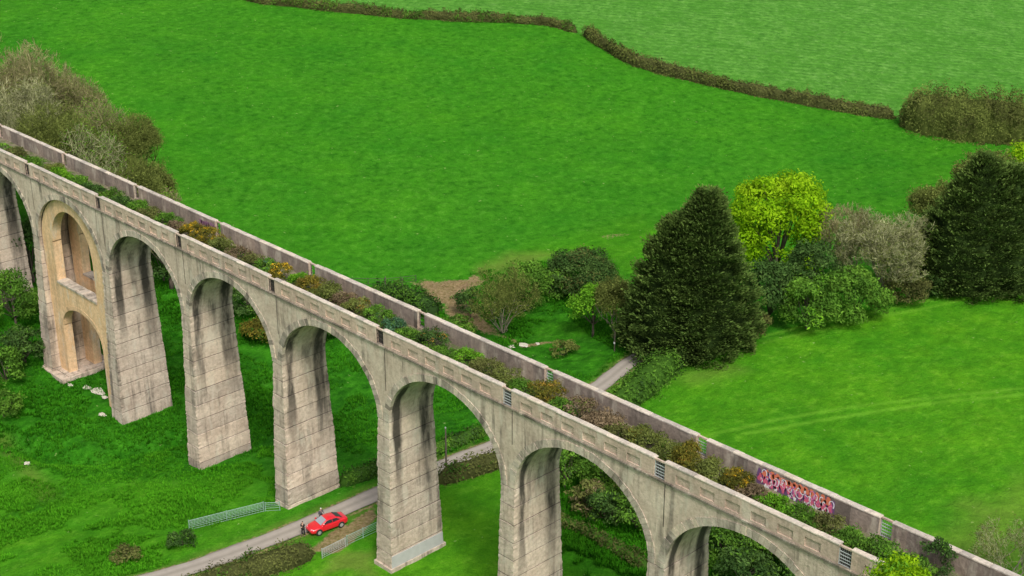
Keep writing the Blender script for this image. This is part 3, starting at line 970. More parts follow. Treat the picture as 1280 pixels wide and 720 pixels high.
def bare_tree(name, label, px, W, H, twig='grey', bark=M_BARKG, leaf=None, seed=1, n1=7, at=None, group=None, base=.15, dens=1.0, thick=.05, D=None, cat='tree', multi=False):
    """branching tree whose crown is a haze of fine twigs"""
    rs = np.random.default_rng(seed)
    x, y = at if at is not None else g(*px)
    z = hz(x, y) - .1
    D = D or W
    root = empty(name, (x, y, z)); setp(root, label, cat, group)
    mb = MB(); S = []; tips = []
    r0 = max(.08, H * .018)
    fork = np.array([0, 0, H * base])
    if not multi: mb.tube([(0, 0, -.3), fork * .5 + [rs.normal(0, .1), 0, 0], fork], [r0 * 1.5, r0 * 1.2, r0], 8)
    else: fork = np.array([0, 0, .05])
    half = np.array([W / 2, D / 2, 1.])
    def lim(p):
        e = (p[0] / (W / 2)) ** 2 + (p[1] / (D / 2)) ** 2 + ((p[2] - H * .52) / (H * .5)) ** 2
        return e
    def grow(p, d, L_, r_, lev):
        q1 = p + d * L_ * .5 + rs.normal(0, .04 * L_, 3); q2 = p + unit(d + rs.normal(0, .15, 3) + [0, 0, .08]) * L_
        e_ = lim(q2)
        if e_ > 1.05:
            c0 = np.array([0, 0, H * .52]); q2 = c0 + (q2 - c0) * (1.03 / e_ ** .5) * rs.uniform(.94, 1.04)
            q1 = (p + q2) / 2
        if lev <= 2: mb.tube([p, q1, q2], [r_, r_ * .8, r_ * .6], 5 if lev < 2 else 4, cap=False)
        else:
            S.append((p, q2, max(r_, thick * .5)))
        if (e_ > 1.3 and lev > 2) or lev >= 5:
            tips.append((q2, d)); return
        kids = (n1, 4, 4, 4, 4)[lev] if lev else n1
        kids = max(2, int(round(kids * dens))) if lev >= 2 else kids
        for k in range(kids):
            t = rs.uniform(.45, 1.0) if k else 1.0
            b_ = p + (q2 - p) * t
            dd = unit(d + rs.normal(0, .55, 3) * half / half.max() + [0, 0, .12])
            grow(b_, dd, L_ * rs.uniform(.55, .78), r_ * .55, lev + 1)
    for k in range(n1):
        a = 2 * math.pi * k / n1 + rs.normal(0, .3)
        sl = rs.uniform(.35, 1.0)
        dd = unit(np.array([math.cos(a) * sl * W / H * 1.1, math.sin(a) * sl * D / H * 1.1, 1.0]))
        grow(fork + [0, 0, -rs.uniform(0, H * base * .5)], dd, H * .36, r0 * .6, 1)
    tr = mb.build('trunk', bark, root, True)
    A = np.array([s[0] for s in S]); B = np.array([s[1] for s in S]); Rr = np.array([s[2] for s in S])[:, None]
    tp = np.array([t[0] for t in tips]); td = np.array([t[1] for t in tips])
    # last order of twigs
    m_ = 5
    A2 = np.repeat(tp, m_, 0); dd = unit(np.repeat(td, m_, 0) + rs.normal(0, .6, (len(A2), 3)) + [0, 0, .2]); B2 = A2 + dd * rs.uniform(.35, .95, (len(A2), 1)) * H * .06
    A = np.concatenate([A, A2]); B = np.concatenate([B, B2]); Rr = np.concatenate([Rr, np.full((len(A2), 1), thick * .45)])
    side = unit(np.cross(B - A, rs.normal(0, 1, A.shape)))
    V = np.stack([A - side * Rr, A + side * Rr, B + side * Rr * .5, B - side * Rr * .5], 1).reshape(-1, 3)
    V[:, 2] = np.maximum(V[:, 2], 0)
    T = np.repeat(np.clip(rs.normal(.55, .22, len(A)), 0, 1), 4)
    mesh_np('crown', V, np.arange(len(V)).reshape(-1, 4), L[twig], root, T)
    if leaf:
        lm, sz, cnt = leaf
        C = np.repeat(np.concatenate([tp, B2]), cnt, 0); C = C + rs.normal(0, .25, C.shape)
        C[:, 2] = np.maximum(C[:, 2], .1)
        V, Fq, T = leaves(C, rs.normal(0, 1, C.shape) + [0, 0, .6], sz, 1.4, .6, rs)
        mesh_np('buds', V, Fq, L[lm], root, T)
    return root

def conifer(label, px, W, H, seed, tops=((0, 0, 1.0),), K=1500, at=None, per=34):
    rs = np.random.default_rng(seed)
    x, y = at if at is not None else g(*px)
    z = hz(x, y) - .1
    root = empty('conifer', (x, y, z)); setp(root, label, 'tree', 'big dark evergreen conifers')
    def prof(t):                                 # radius share at height share t
        return np.clip(1.04 * (1 - t) ** .66 * (1 - .20 * np.exp(-t / .10)), 0.02, 1)
    allV = []; allF = []; allT = []; off = 0
    for (ox, oy, hs) in tops:
        Hh = H * hs; Wr = W / 2 * .84
        # inner mass of shaded spray, keeps light from shining through
        kz, ka = 16, 22
        V = []
        for i in range(kz):
            t = i / (kz - 1)
            for j in range(ka):
                a = 2 * math.pi * j / ka
                r_ = Wr * .74 * prof(t) * (1 + .13 * math.sin(3 * a + 5 * t + seed) + .08 * rs.normal())
                V.append((ox + r_ * math.cos(a), oy + r_ * math.sin(a), .2 + t * Hh * .96))
        V = np.array(V)
        Fc = [(i * ka + j, i * ka + (j + 1) % ka, (i + 1) * ka + (j + 1) % ka, (i + 1) * ka + j) for i in range(kz - 1) for j in range(ka)]
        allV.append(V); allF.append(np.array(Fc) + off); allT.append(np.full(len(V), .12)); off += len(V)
        # sprays
        kk = int(K * hs)
        t = rs.uniform(0, 1, kk) ** 1.25
        a = rs.uniform(0, 2 * math.pi, kk)
        lob = 1 + .10 * np.sin(3 * a + 6 * t + seed) + .07 * np.sin(7 * a - 9 * t) + .05 * np.sin(40 * t + 2 * a)
        rr = Wr * prof(t) * lob * rs.uniform(.80, 1.08, kk)
        C = np.stack([ox + rr * np.cos(a), oy + rr * np.sin(a), .3 + t * Hh], 1)
        outd = np.stack([np.cos(a), np.sin(a), .25 + .9 * t], 1); outd = unit(outd)
        # every spray is a flattened fan of drooping scale-leaf shoots
        m_ = per
        Cc = np.repeat(C, m_, 0); Od = np.repeat(outd, m_, 0)
        L_ = np.repeat(rs.uniform(.8, 1.6, kk), m_)[:, None]
        side = unit(np.cross(Od, [0, 0, 1.]))
        u_ = rs.uniform(-.5, 1, (len(Cc), 1)); v_ = rs.normal(0, .34, (len(Cc), 1)); w_ = rs.normal(0, .12, (len(Cc), 1))
        Pp = Cc + Od * u_ * L_ + side * v_ * L_ + np.array([0, 0, 1.]) * (w_ - .22 * u_ ** 2) * L_
        dirv = unit(Od * 1.0 + side * v_ * 1.5 + rs.normal(0, .25, Od.shape) + [0, 0, .12])
        sd_ = unit(np.cross(dirv, rs.normal(0, .5, Od.shape) + [0, 0, 1.]))
        ln = rs.uniform(.25, .6, (len(Cc), 1)); wd = .11
        Vq = np.stack([Pp, Pp + dirv * ln * .5 + sd_ * wd, Pp + dirv * ln, Pp + dirv * ln * .5 - sd_ * wd], 1).reshape(-1, 3)
        Tq = np.repeat(np.clip(np.repeat(rs.normal(.42, .10, kk), m_) + .34 * (u_[:, 0]) + rs.normal(0, .03, len(Cc)), 0, 1), 4)  # tint rises towards the spray tips, putting highlights into the colour
        Vq[:, 2] = np.maximum(Vq[:, 2], .05)
        allV.append(Vq); allF.append(np.arange(len(Vq)).reshape(-1, 4) + off); allT.append(Tq); off += len(Vq)
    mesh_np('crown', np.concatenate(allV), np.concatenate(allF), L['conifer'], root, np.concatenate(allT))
    mb = MB(); 
    for ox, oy, hs in tops: mb.tube([(ox * .6, oy * .6, -.4), (ox, oy, H * hs * .5), (ox, oy, H * hs * .97)], [.5, .3, .05], 8)
    mb.build('trunk', M_BARK, root, True)
    return root

def hedge(name, label, pts, wid, hgt, mat, seed, size=.3, dens=1.0, cat='hedge', group=None, vary=.25, mat2=None, top_round=.7):
    rs = np.random.default_rng(seed)
    P = smooth_path(pts, .5)
    x0, y0 = P[0]; z0 = hz(x0, y0)
    root = empty(name, (x0, y0, z0)); setp(root, label, cat, group)
    T_ = np.gradient(P, axis=0); T_ /= np.hypot(T_[:, 0], T_[:, 1])[:, None]
    N_ = np.stack([-T_[:, 1], T_[:, 0]], 1)
    s = np.arange(len(P)) * .5
    hh = hgt * (1 + vary * (fbm(s * .12, s * 0, seed, 4) - .5) * 2 + vary * .5 * rs.normal(0, .3, len(P)))
    ww = wid * (1 + vary * (fbm(s * .15, s * 0 + 9, seed, 3) - .5) * 2)
    tp_ = np.clip(np.minimum(s, s[-1] - s) / (wid * .6), 0, 1); tp_ = .12 + .88 * np.sqrt(tp_ * (2 - tp_)); hh = hh * tp_; ww = ww * tp_
    zs = h(P[:, 0], P[:, 1])
    prof = [(-.5, -.15), (-.52, .35), (-.42, .75), (-.2, .93), (.2, .93), (.42, .75), (.52, .35), (.5, -.15)]
    V = []
    for i in range(len(P)):
        for a, b in prof:
            q_ = .74 + .07 * rs.normal()
            V.append((P[i, 0] + N_[i, 0] * a * ww[i] * q_, P[i, 1] + N_[i, 1] * a * ww[i] * q_, zs[i] + b * hh[i] * .9))
    k = len(prof)
    Fc = [(i * k + j, (i + 1) * k + j, (i + 1) * k + j + 1, i * k + j + 1) for i in range(len(P) - 1) for j in range(k - 1)]
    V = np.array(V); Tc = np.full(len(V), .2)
    cnt = int(dens * len(P) * .5 * (wid + 2 * hgt) / (size * size) * 1.2)
    ia = rs.integers(0, len(P), cnt)
    an = rs.uniform(-.15, math.pi + .15, cnt)
    # superellipse section
    ca, sa = np.cos(an), np.sin(an)
    ex = np.sign(ca) * np.abs(ca) ** top_round; ez = np.sign(sa) * np.abs(sa) ** top_round
    q_ = rs.uniform(.82, 1.08, cnt) * (1 + .10 * np.sin(ia * .9) + .08 * rs.normal(0, 1, cnt))
    lat = ex * ww[ia] / 2 * q_; up_ = np.maximum(ez * hh[ia] * q_, .03)
    C = np.stack([P[ia, 0] + N_[ia, 0] * lat + rs.uniform(-.25, .25, cnt), P[ia, 1] + N_[ia, 1] * lat + rs.uniform(-.25, .25, cnt), zs[ia] + up_], 1)
    od = np.stack([N_[ia, 0] * ex, N_[ia, 1] * ex, ez], 1)
    tv = np.clip(.5 + .9 * (fbm(C[:, 0] * .5 + C[:, 2] * .4, C[:, 1] * .5 - C[:, 2] * .6, seed + 4, 3) - .5) + rs.normal(0, .09, cnt), 0, 1)
    Vl, Fl, Tl = leaves(C, od, size, 1.5, .6, rs, tv)
    off = np.array([x0, y0, z0])
    mesh_np('foliage', np.concatenate([V, Vl]) - off, np.concatenate([np.array(Fc), Fl + len(V)]), L[mat], root, np.concatenate([Tc, Tl]))
    if mat2:
        sel = (fbm(C[:, 0] * .35 + C[:, 2] * .4, C[:, 1] * .35 - C[:, 2] * .5, seed + 14, 3) > .53)
        Cs, Os = C[sel] + od[sel] * .08, od[sel]
        if len(Cs):
            Vl, Fl, Tl = leaves(Cs, Os, size, 1.5, .6, rs, np.clip(tv[sel] - .1, 0, 1))
            mesh_np('green_shoots', Vl - off, Fl, L[mat2], root, Tl)
    return root

# ------------------------------------------------------------------ conifers and trees of the row beyond the lane
conifer('biggest dark evergreen conifer with two pointed tops, standing at the bend of the lane', (860, 434), 17.0, 21.3, 4,
        tops=((-1.6, -1.3, .83), (1.1, 1.2, 1.0)), K=1600)
conifer('broad dark evergreen conifer at the right edge, beyond the smooth right-hand field', (1214, 354), 18.5, 18.8, 9, tops=((0, 0, 1.0), (2.4, 3.0, .9), (-1.8, -2.0, .8)), K=900)
broadleaf('broadleaf_tree', 'bright lime-yellow round tree in fresh leaf right behind the big conifer', (969, 352), 14, 17.3, 'lime', K=95, size=.36, dens=.62, seed=21, base=.01, cr=2.1, rough_=.35)
bare_tree('bare_tree', 'pale grey leafless tree with a dense head of twigs left of the right-hand conifer', (1103, 370), 13.5, 14, 'grey', seed=31, n1=11, thick=.07, leaf=('olive', .15, 1), multi=True)
bare_tree('bare_tree', 'thin brown leafless tree between the lime-yellow tree and the pale grey tree', (1050, 350), 8, 12.5, 'brown', seed=32, n1=6, thick=.06)
broadleaf('bush', 'mid-green rounded bush at the field edge below the pale grey leafless tree', (1066, 400), 9.5, 7.2, 'green', 'bush', size=.32, K=55, seed=41, base=.02)
broadleaf('bush', 'fresh green bush at the field edge just right of the dark blue-green bush', (1008, 412), 8.5, 7.0, 'green', 'bush', size=.32, K=50, seed=42, base=.02, mat2='bright')
broadleaf('bush', 'dark blue-green bush squeezed between big conifer and fresh green bush', (960, 404), 8.5, 9.0, 'dark', 'bush', size=.32, K=55, seed=43, base=.02)
broadleaf('bush', 'dark green tall bush just under the lime-yellow tree', (1010, 380), 8, 9.5, 'dark', 'bush', size=.32, K=55, seed=44, base=.02)
broadleaf('bush', 'low brownish bush under the right side of the big conifer', (945, 418), 4.5, 3.0, 'hedge', 'bush', size=.28, K=26, seed=45, base=0)
broadleaf('bush', 'low brown bramble bush between the pale grey tree and right-hand conifer', (1135, 378), 7, 4.0, 'hedge', 'bush', size=.28, K=36, seed=46, base=0)
broadleaf('bush', 'small olive bush at the foot of the right-hand conifer', (1160, 372), 5, 3.0, 'dark', 'bush', size=.28, K=30, seed=47, base=0)
broadleaf('broadleaf_tree', 'yellow-green leafy tree at the right edge above the right-hand conifer', (1292, 262), 11, 11.5, 'lime', K=60, seed=22, base=.1, size=.4)
bare_tree('bare_tree', 'olive budding tree behind the right-hand conifer', (1238, 285), 13, 13, 'olive', seed=33, n1=7, thick=.07, leaf=('olive', .28, 2))
bare_tree('bare_tree', 'yellowish budding tree behind the left shoulder of the right-hand conifer', (1165, 300), 11, 9.5, 'olive', seed=34, n1=6, thick=.06, leaf=('olive', .25, 1))

# ------------------------------------------------------------------ little trees by the stream
bare_tree('budding_willow', 'olive budding willow with several visible stems above the stream bed', (628, 416), 9.5, 10.5, 'olive', seed=35, n1=7, thick=.06, leaf=('olive', .17, 1), multi=True, dens=.85)
broadleaf('bush', 'glossy dark green bush left of the budding willow, by the bare earth', (588, 396), 4.6, 4.4, 'dark', 'bush', size=.28, K=34, seed=51, base=0, mat2='green')
broadleaf('bush', 'mid-green bush just behind the budding willow', (655, 385), 8, 6.8, 'green', 'bush', size=.3, K=44, seed=52, base=0)
broadleaf('bush', 'green bush between the willow and the dark thorn thicket', (690, 372), 6, 4.5, 'green', 'bush', size=.3, K=36, seed=53, base=0, mat2='dark')
broadleaf('thorn_thicket', 'dark brown-green domed thorn thicket alone on the far side of the stream', (728, 366), 11, 6.0, 'dark', 'bush', size=.26, K=80, dens=.8, seed=54, base=0, mat2='hedge', cr=1.4)
broadleaf('sapling', 'small light-green sapling in new leaf right of the dark thorn thicket', (741, 420), 6.8, 6.9, 'bright', K=30, seed=55, base=.25, size=.26, dens=.45, cr=1.2)
bare_tree('bare_tree', 'thin olive budding tree leaning against the left of the big conifer', (768, 424), 5.4, 9.0, 'olive', seed=36, n1=6, thick=.05, leaf=('olive', .18, 1))
broadleaf('bush', 'low green bush on the bank below the light-green sapling', (705, 446), 4.5, 1.8, 'olive', 'bush', size=.26, K=22, seed=56, base=0)
hedge('hedge', 'dark scrubby hedge along the far side of the parapet, left of the bare earth', GP([(462, 372), (490, 374), (520, 384), (545, 396)]), 3.6, 2.8, 'dark', 61, .28, mat2='green')
broadleaf('bush', 'olive bush beside the parapet just below the bare earth', (572, 420), 5.5, 2.6, 'green', 'bush', size=.28, K=28, seed=57, base=0, mat2='olive')
hedge('hedge', 'leafy roadside hedge below the big conifer, left end at the parapet', GP([(772, 508), (796, 496), (818, 478), (838, 462), (850, 448)]), 3.8, 2.7, 'green', 62, .28, mat2='dark', vary=.4)

# ------------------------------------------------------------------ field hedges
hedge('hedge', 'thin brown field hedge at the top left, up to the gateway gap', GP([(300, -4)] + hedge_px), 2.3, 2.0, 'hedge', 63, .3, 1.1, vary=.42, mat2='green')
hedge('hedge', 'long brown field hedge running down to the right from the gateway gap', GP(hedge2_px), 2.7, 2.2, 'hedge', 64, .3, 1.1, vary=.38, mat2='olive')
hedge('tall_hedge', 'tall uncut brown-olive hedge at the right edge of the upper field', GP([(1133, 152), (1160, 164), (1210, 170), (1300, 174), (1440, 182)]), 9, 8.0, 'olive', 65, .30, 1.5, mat2='hedge', vary=.12, top_round=.75)

# ------------------------------------------------------------------ wood behind the left end of the viaduct

def top_at(px, py, y):
    d = ray(px, py); t = (y - CAM[1]) / d[1]; P = CAM + d * t
    return (P[0], y), P[2] - hz(P[0], y)
wood = [
    ((5, 50), 20, 15, 'brown', 'tall brown leafless tree cut by the left edge, topmost tree of the left wood'),
    ((42, 64), 28, 14, 'brown', 'brown leafless tree with rounded top, second from the left edge at the wood top'),
    ((84, 98), 29, 12, 'brown', 'pinkish-brown twiggy tree on the upper field side of the left wood'),
    ((20, 98), 14, 12, 'grey', 'grey-green twiggy tree at the left edge just above the far parapet'),
    ((118, 124), 28, 11.5, 'brown', 'greyish tree with greening top, halfway down the field side of the left wood'),
    ((62, 128), 15, 12, 'olive', 'olive tree with open forked branches in the middle of the left wood'),
    ((152, 140), 30, 10.5, 'olive', 'yellow-green budding tree on the field side near the right end of the left wood'),
    ((108, 165), 16, 11, 'grey', 'pale forked tree leaning over the far parapet in the left wood'),
    ((150, 190), 20, 10, 'olive', 'olive tree behind the second gap of the far parapet, in the left wood'),
    ((180, 205), 27, 8, 'olive', 'thin olive tree last but one at the right end of the left wood'),
    ((202, 232), 24, 6.5, 'brown', 'lowest brown-olive tree tapering out at the right end of the left wood'),
]
for k, ((px, py), y, W, tw, lb) in enumerate(wood):
    at, H = top_at(px, py, y)
    bare_tree('bare_tree', lb, None, W, H, tw, M_BARKG if tw == 'grey' else M_BARK, (('olive', 'bright', 'olive')[k % 3] if k > 3 else 'olive', .17, 2 if tw == 'olive' else 1), 100 + k, 8, at, 'trees of the wood at the left end', base=.18, thick=.07)
for k, ((px, py), W, H, mt, lb) in enumerate([
    ((20, 405), 9, 7.5, 'green', 'bright green bushy tree under the first arch at the left edge'),
    ((42, 352), 9, 9, 'dark', 'dark shaded bushy tree behind the pier left of the two-tier arch'),
    ((32, 455), 7, 5.0, 'dark', 'dark green bush low at the left edge beside the two-tier arch'),
    ((8, 480), 6, 5.0, 'green', 'mid-green bush at the left edge below the dark bush'),
    ((5, 520), 5, 3.2, 'green', 'small leafy bush at the left edge, lowest of the bushes there'),
    ((205, 352), 8, 6.5, 'dark', 'dark green bush seen under the arch right of the two-tier arch'),
    ((190, 325), 8, 6.5, 'green', 'green bush high in the opening right of the two-tier arch'),
    ((312, 388), 7.5, 4.6, 'dark', 'dark bush beyond the viaduct, seen under the arch right of the third full pier'),
    ((405, 420), 6, 3.0, 'dark', 'low dark bush beyond the viaduct, seen at the left of the fourth arch')]):
    broadleaf('bush', lb, (px, py), W, H, mt, 'bush', 'bushes seen under the arches', .28, 42, seed=200 + k, base=0, mat2='green' if mt == 'dark' and k != 1 else None)
broadleaf('gorse_bush', 'yellowish flowering gorse bush in rough grass, seen through the arch between two full piers', (325, 425), 6.5, 2.6, 'gorse', 'bush', None, .26, 34, seed=215, base=0, mat2='green')

# scrub beyond the viaduct on the right, seen through the last arches
scrub = [((706, 612), 6.5, 6.0, 'green', 'feathery green bush beside the last full-height pier, seen under the arch'),
 ((722, 578), 5.5, 3.5, 'olive', 'olive bush high in the arch opening right of the last full-height pier'),
 ((735, 640), 4.6, 3.6, 'hedge', 'reddish-brown bush in the middle of the scrub under the sixth arch'),
 ((752, 612), 4.6, 4.4, 'green', 'light green upright bush in the middle of the scrub under the sixth arch'),
 ((780, 628), 5.5, 4.6, 'green', 'mid-green round bush near the right side of the opening under the sixth arch'),
 ((760, 655), 5, 3.4, 'dark', 'dark green bush low in the scrub under the sixth arch'),
 ((795, 665), 5.2, 4.6, 'green', 'green bush at the right pier, low under the sixth arch'),
 ((800, 640), 5.5, 5.0, 'olive', 'olive bush tight against the right pier under the sixth arch'),
 ((905, 700), 6.5, 4.6, 'green', 'green leafy bush left in the opening of the last arch'),
 ((950, 705), 6.5, 4.6, 'green', 'green leafy bush right in the opening of the last arch'),
 ((925, 680), 6, 4.0, 'olive', 'olive bush at the top of the opening of the last arch'),
 ((985, 725), 6, 4.2, 'dark', 'dark bush at the bottom right of the opening of the last arch'),
 ((925, 735), 6.5, 4.0, 'dark', 'dark leafy bush cut by the bottom edge under the last arch')]
for k, (p, W, H, mt, lb) in enumerate(scrub):
    broadleaf('bush', lb, p, W, H, mt, 'bush', 'scrub beyond the last arches', .26, 38, seed=230 + k, base=0, mat2={'green': 'dark', 'dark': 'green', 'hedge': 'pink', 'olive': 'green'}[mt])
hedge('hedge', 'low green bank hedge running down to the right under the sixth arch', GP([(690, 652), (730, 668), (770, 690), (812, 716)]), 1.5, 1.3, 'green', 66, .24, mat2='hedge')

# roadside hedges
hedge('hedge', 'brown-green hedge by the lane beyond the viaduct, seen under the fifth arch', GP([(548, 606), (575, 598), (600, 590), (640, 574)]), 2.4, 2.0, 'hedge', 67, .24, mat2='green')
hedge('hedge', 'green hedge on the far side of the lane beyond the fourth arch', GP([(425, 608), (470, 592), (520, 578), (560, 560), (600, 545), (640, 530)]), 2.0, 1.3, 'green', 68, .24, mat2='dark')
hedge('hedge', 'thick brown-green hedge beside the lane in front of the red car', GP([(225, 752), (280, 730), (330, 714), (372, 700), (392, 692)]), 2.9, 1.75, 'hedge', 69, .2, mat2='green', dens=1.2)
broadleaf('bush', 'dark green bush on the verge at the left end of the metal fence', (228, 682), 3.4, 1.5, 'dark', 'bush', None, .2, 26, seed=250, base=0, mat2='green')
broadleaf('bush', 'straggly low bush on the verge left of the fence, nearer the bottom left corner', (160, 700), 3.6, 1.0, 'hedge', 'bush', None, .2, 20, seed=251, base=0, mat2='green')
# trees in the foreground at the bottom right
def on_plane(px, py, ax, v):
    d = ray(px, py); return CAM + d * ((v - CAM[ax]) / d[ax])
q_ = on_plane(1128, 690, 1, -3.2)
broadleaf('broadleaf_tree', 'lime-green leafy tree reaching over the near parapet at the bottom edge', None, 7.6, q_[2] - hz(q_[0], -3.6) + .3, 'lime', seed=23, K=130, size=.2, dens=.6, at=(q_[0] + .2, -3.6), cr=.95, base=.3, D=6.4, mat2='bright')
bare_tree('bare_tree', 'pale olive twiggy willow at the right edge, bottom corner of the field', (1266, 728), 8.0, 8.0, 'grey', leaf=('olive', .13, 1), seed=37, n1=6, thick=.03, multi=True, dens=.85)

# ------------------------------------------------------------------ scrub on the deck
ORD = ['first', 'second', 'third', 'fourth', 'fifth', 'sixth', 'seventh', 'eighth', 'last']
def deck_bush(n, y, w_, h_, mt, mt2, label, seed, name='scrub_bush'):
    rs = np.random.default_rng(seed)
    x = n * P_; z = Z0 - 1.6
    root = empty(name, (x, y, z)); setp(root, label, 'bush', 'scrub bushes growing on the viaduct deck'); h_ *= .88; w_ *= 1.12
    K = 26
    cs = crown_clusters(w_ * .85, min(w_ * .8, 3.2), h_ * .95, 0, K, rs, .4)
    cs[:, 1] = np.clip(cs[:, 1], .75 - y, 4.85 - y)
    V, Fq, T = blobcloud(cs, w_ * .15 * rs.uniform(.7, 1.3, K), .55, .15, 1.6, .8, rs)
    V[:, 2] = np.maximum(V[:, 2], .02); V[:, 1] = np.clip(V[:, 1], .5 - y, WID - .5 - y)
    mesh_np('foliage', V, Fq, L[mt], root, T)
    if mt2:
        top = cs[cs[:, 2] > np.median(cs[:, 2])] * [1, 1, 1.08]
        top = top[rs.uniform(0, 1, len(top)) < (.8 if mt2 == 'gold' else .5)]
        V, Fq, T = blobcloud(top, w_ * .10 * rs.uniform(.6, 1.2, len(top)), .35, .13, 1.3, .8, rs)
        V[:, 1] = np.clip(V[:, 1], .5 - y, WID - .5 - y)
        mesh_np('blossom' if mt2 in ('gold', 'orange') else 'shoots', V, Fq, L[mt2], root, T)
    mb = MB()
    for k in range(5):
        c = cs[k]; mb.tube([(c[0] * .1, c[1] * .1, -.1), (c[0] * .5, c[1] * .5, c[2] * .5), tuple(c)], [.04, .03, .01], 4)
    mb.build('stems', M_BARK, root)
    return root
LOOK = {'green': 'mid-green leafy scrub', 'bright': 'bright green scrub', 'dark': 'dark green scrub', 'olive': 'olive scrub', 'hedge': 'brown-green scrub', 'pink': 'russet-brown dry scrub',
        'gorse': 'olive-yellow gorse', 'teal': 'bluish green scrub', 'brown': 'dry brown scrub'}
table = [  # n, y, width, height, colour, second colour
 (-.45, 2.0, 3.2, 1.3, 'hedge', 'green'), (-.18, 1.7, 3.0, 1.2, 'green', None), (.10, 2.6, 3.0, 1.2, 'olive', 'green'), (.28, 1.6, 3.4, 1.5, 'bright', 'green'), (.50, 2.2, 3.2, 1.3, 'green', 'bright'), (.70, 1.8, 3.2, 1.3, 'dark', 'green'),
 (.90, 2.4, 3.0, 1.4, 'green', 'olive'), (1.08, 1.9, 3.0, 1.4, 'dark', 'green'), (1.26, 2.6, 3.2, 1.6, 'green', 'bright'), (1.44, 2.2, 3.0, 1.5, 'hedge', 'green'), (1.60, 2.7, 3.0, 1.5, 'green', None),
 (1.76, 2.3, 2.8, 1.5, 'pink', 'olive'), (1.92, 2.8, 3.0, 1.9, 'gorse', 'gold'), (2.09, 2.9, 3.2, 2.0, 'gorse', 'gold'), (2.26, 2.3, 3.0, 1.7, 'olive', 'hedge'), (2.42, 2.8, 3.0, 1.3, 'pink', 'olive'), (2.58, 2.2, 2.8, 1.5, 'hedge', None),
 (2.72, 2.8, 2.6, 1.5, 'green', 'teal'), (2.88, 2.5, 2.6, 2.1, 'gorse', 'gold'), (3.03, 3.0, 2.4, 1.3, 'bright', 'green'), (3.16, 2.4, 3.2, 1.8, 'gorse', 'orange'), (3.33, 2.6, 3.2, 2.0, 'olive', 'hedge'),
 (3.48, 2.9, 2.8, 1.6, 'pink', 'olive'), (3.62, 2.4, 3.2, 1.9, 'olive', 'orange'), (3.78, 2.6, 3.2, 1.8, 'green', 'teal'), (3.93, 2.9, 2.6, 1.5, 'teal', 'green'), (4.07, 2.1, 2.6, 1.3, 'green', 'dark'),
 (4.22, 3.0, 3.0, 1.9, 'dark', 'orange'), (4.38, 2.0, 2.6, 1.4, 'green', None), (4.52, 2.9, 3.0, 1.4, 'bright', 'olive'), (4.68, 2.4, 3.2, 1.7, 'hedge', 'olive'), (4.84, 2.5, 3.0, 1.6, 'olive', 'hedge'), (4.98, 2.0, 3.0, 1.4, 'green', None),
 (5.10, 3.0, 3.2, 1.9, 'gorse', 'orange'), (5.24, 2.3, 2.8, 1.6, 'green', 'olive'), (5.36, 3.0, 3.0, 1.7, 'pink', 'olive'), (5.50, 2.7, 3.2, 1.8, 'pink', None), (5.63, 2.4, 2.6, 1.4, 'hedge', 'pink'),
 (5.78, 2.6, 3.4, 1.9, 'olive', 'gorse'), (5.92, 2.9, 3.0, 1.6, 'olive', 'green'), (6.04, 2.8, 3.4, 2.0, 'gorse', 'orange'), (6.18, 2.6, 3.0, 1.8, 'olive', 'gorse'), (6.30, 3.0, 2.8, 1.6, 'gorse', 'gold'), (6.42, 2.4, 2.6, 1.3, 'pink', 'hedge'),
 (6.54, 2.2, 3.0, 1.1, 'bright', 'green'), (6.67, 2.5, 3.0, 1.2, 'green', 'bright'), (6.80, 3.1, 2.4, 1.5, 'hedge', 'pink'), (6.92, 2.3, 3.0, 1.4, 'green', None), (7.05, 2.7, 2.8, 1.5, 'green', 'dark'), (7.22, 2.4, 3.0, 1.6, 'green', 'olive')]
used = set()
import bisect
for k, (n, y, w_, h_, mt, mt2) in enumerate(table):
    gi = int(math.floor(n + .02)); fr = n - gi
    what = LOOK[mt]
    if mt2 == 'gold': what = 'golden-yellow flowering gorse'
    elif mt2 == 'orange': what = 'orange-tinted flowering gorse'
    if mt2 == 'teal': what += ' with bluish tips'
    if gi < 0: where = 'left of the first near-side gap' + (', nearest the picture edge' if n < -.3 else ', nearer the gap')
    else:
        df = n - round(n)
        if abs(df) < .12: where = ('just before' if df < -.025 else 'just past' if df > .045 else 'right beside') + f' the {ORD[int(round(n))]} near-side gap'
        else:
            part = 'soon past' if fr < .24 else 'a quarter past' if fr < .36 else 'well past' if fr < .47 else 'halfway past' if fr < .57 else 'two thirds past' if fr < .7 else 'far past'
            where = f'{part} the {ORD[gi]} near-side gap'
    lb = f'{what} on the deck {where}'
    assert lb not in used, lb
    assert 4 <= len(lb.split()) <= 16, lb
    used.add(lb)
    deck_bush(n, y, w_, h_, mt, mt2, lb, 300 + k, 'gorse_bush' if mt2 in ('gold', 'orange') else 'scrub_bush')
deck_bush(7.28, 4.0, 2.4, 3.0, 'dark', 'green', 'dark green upright shrub against the far parapet by the lime tree', 399, 'shrub')
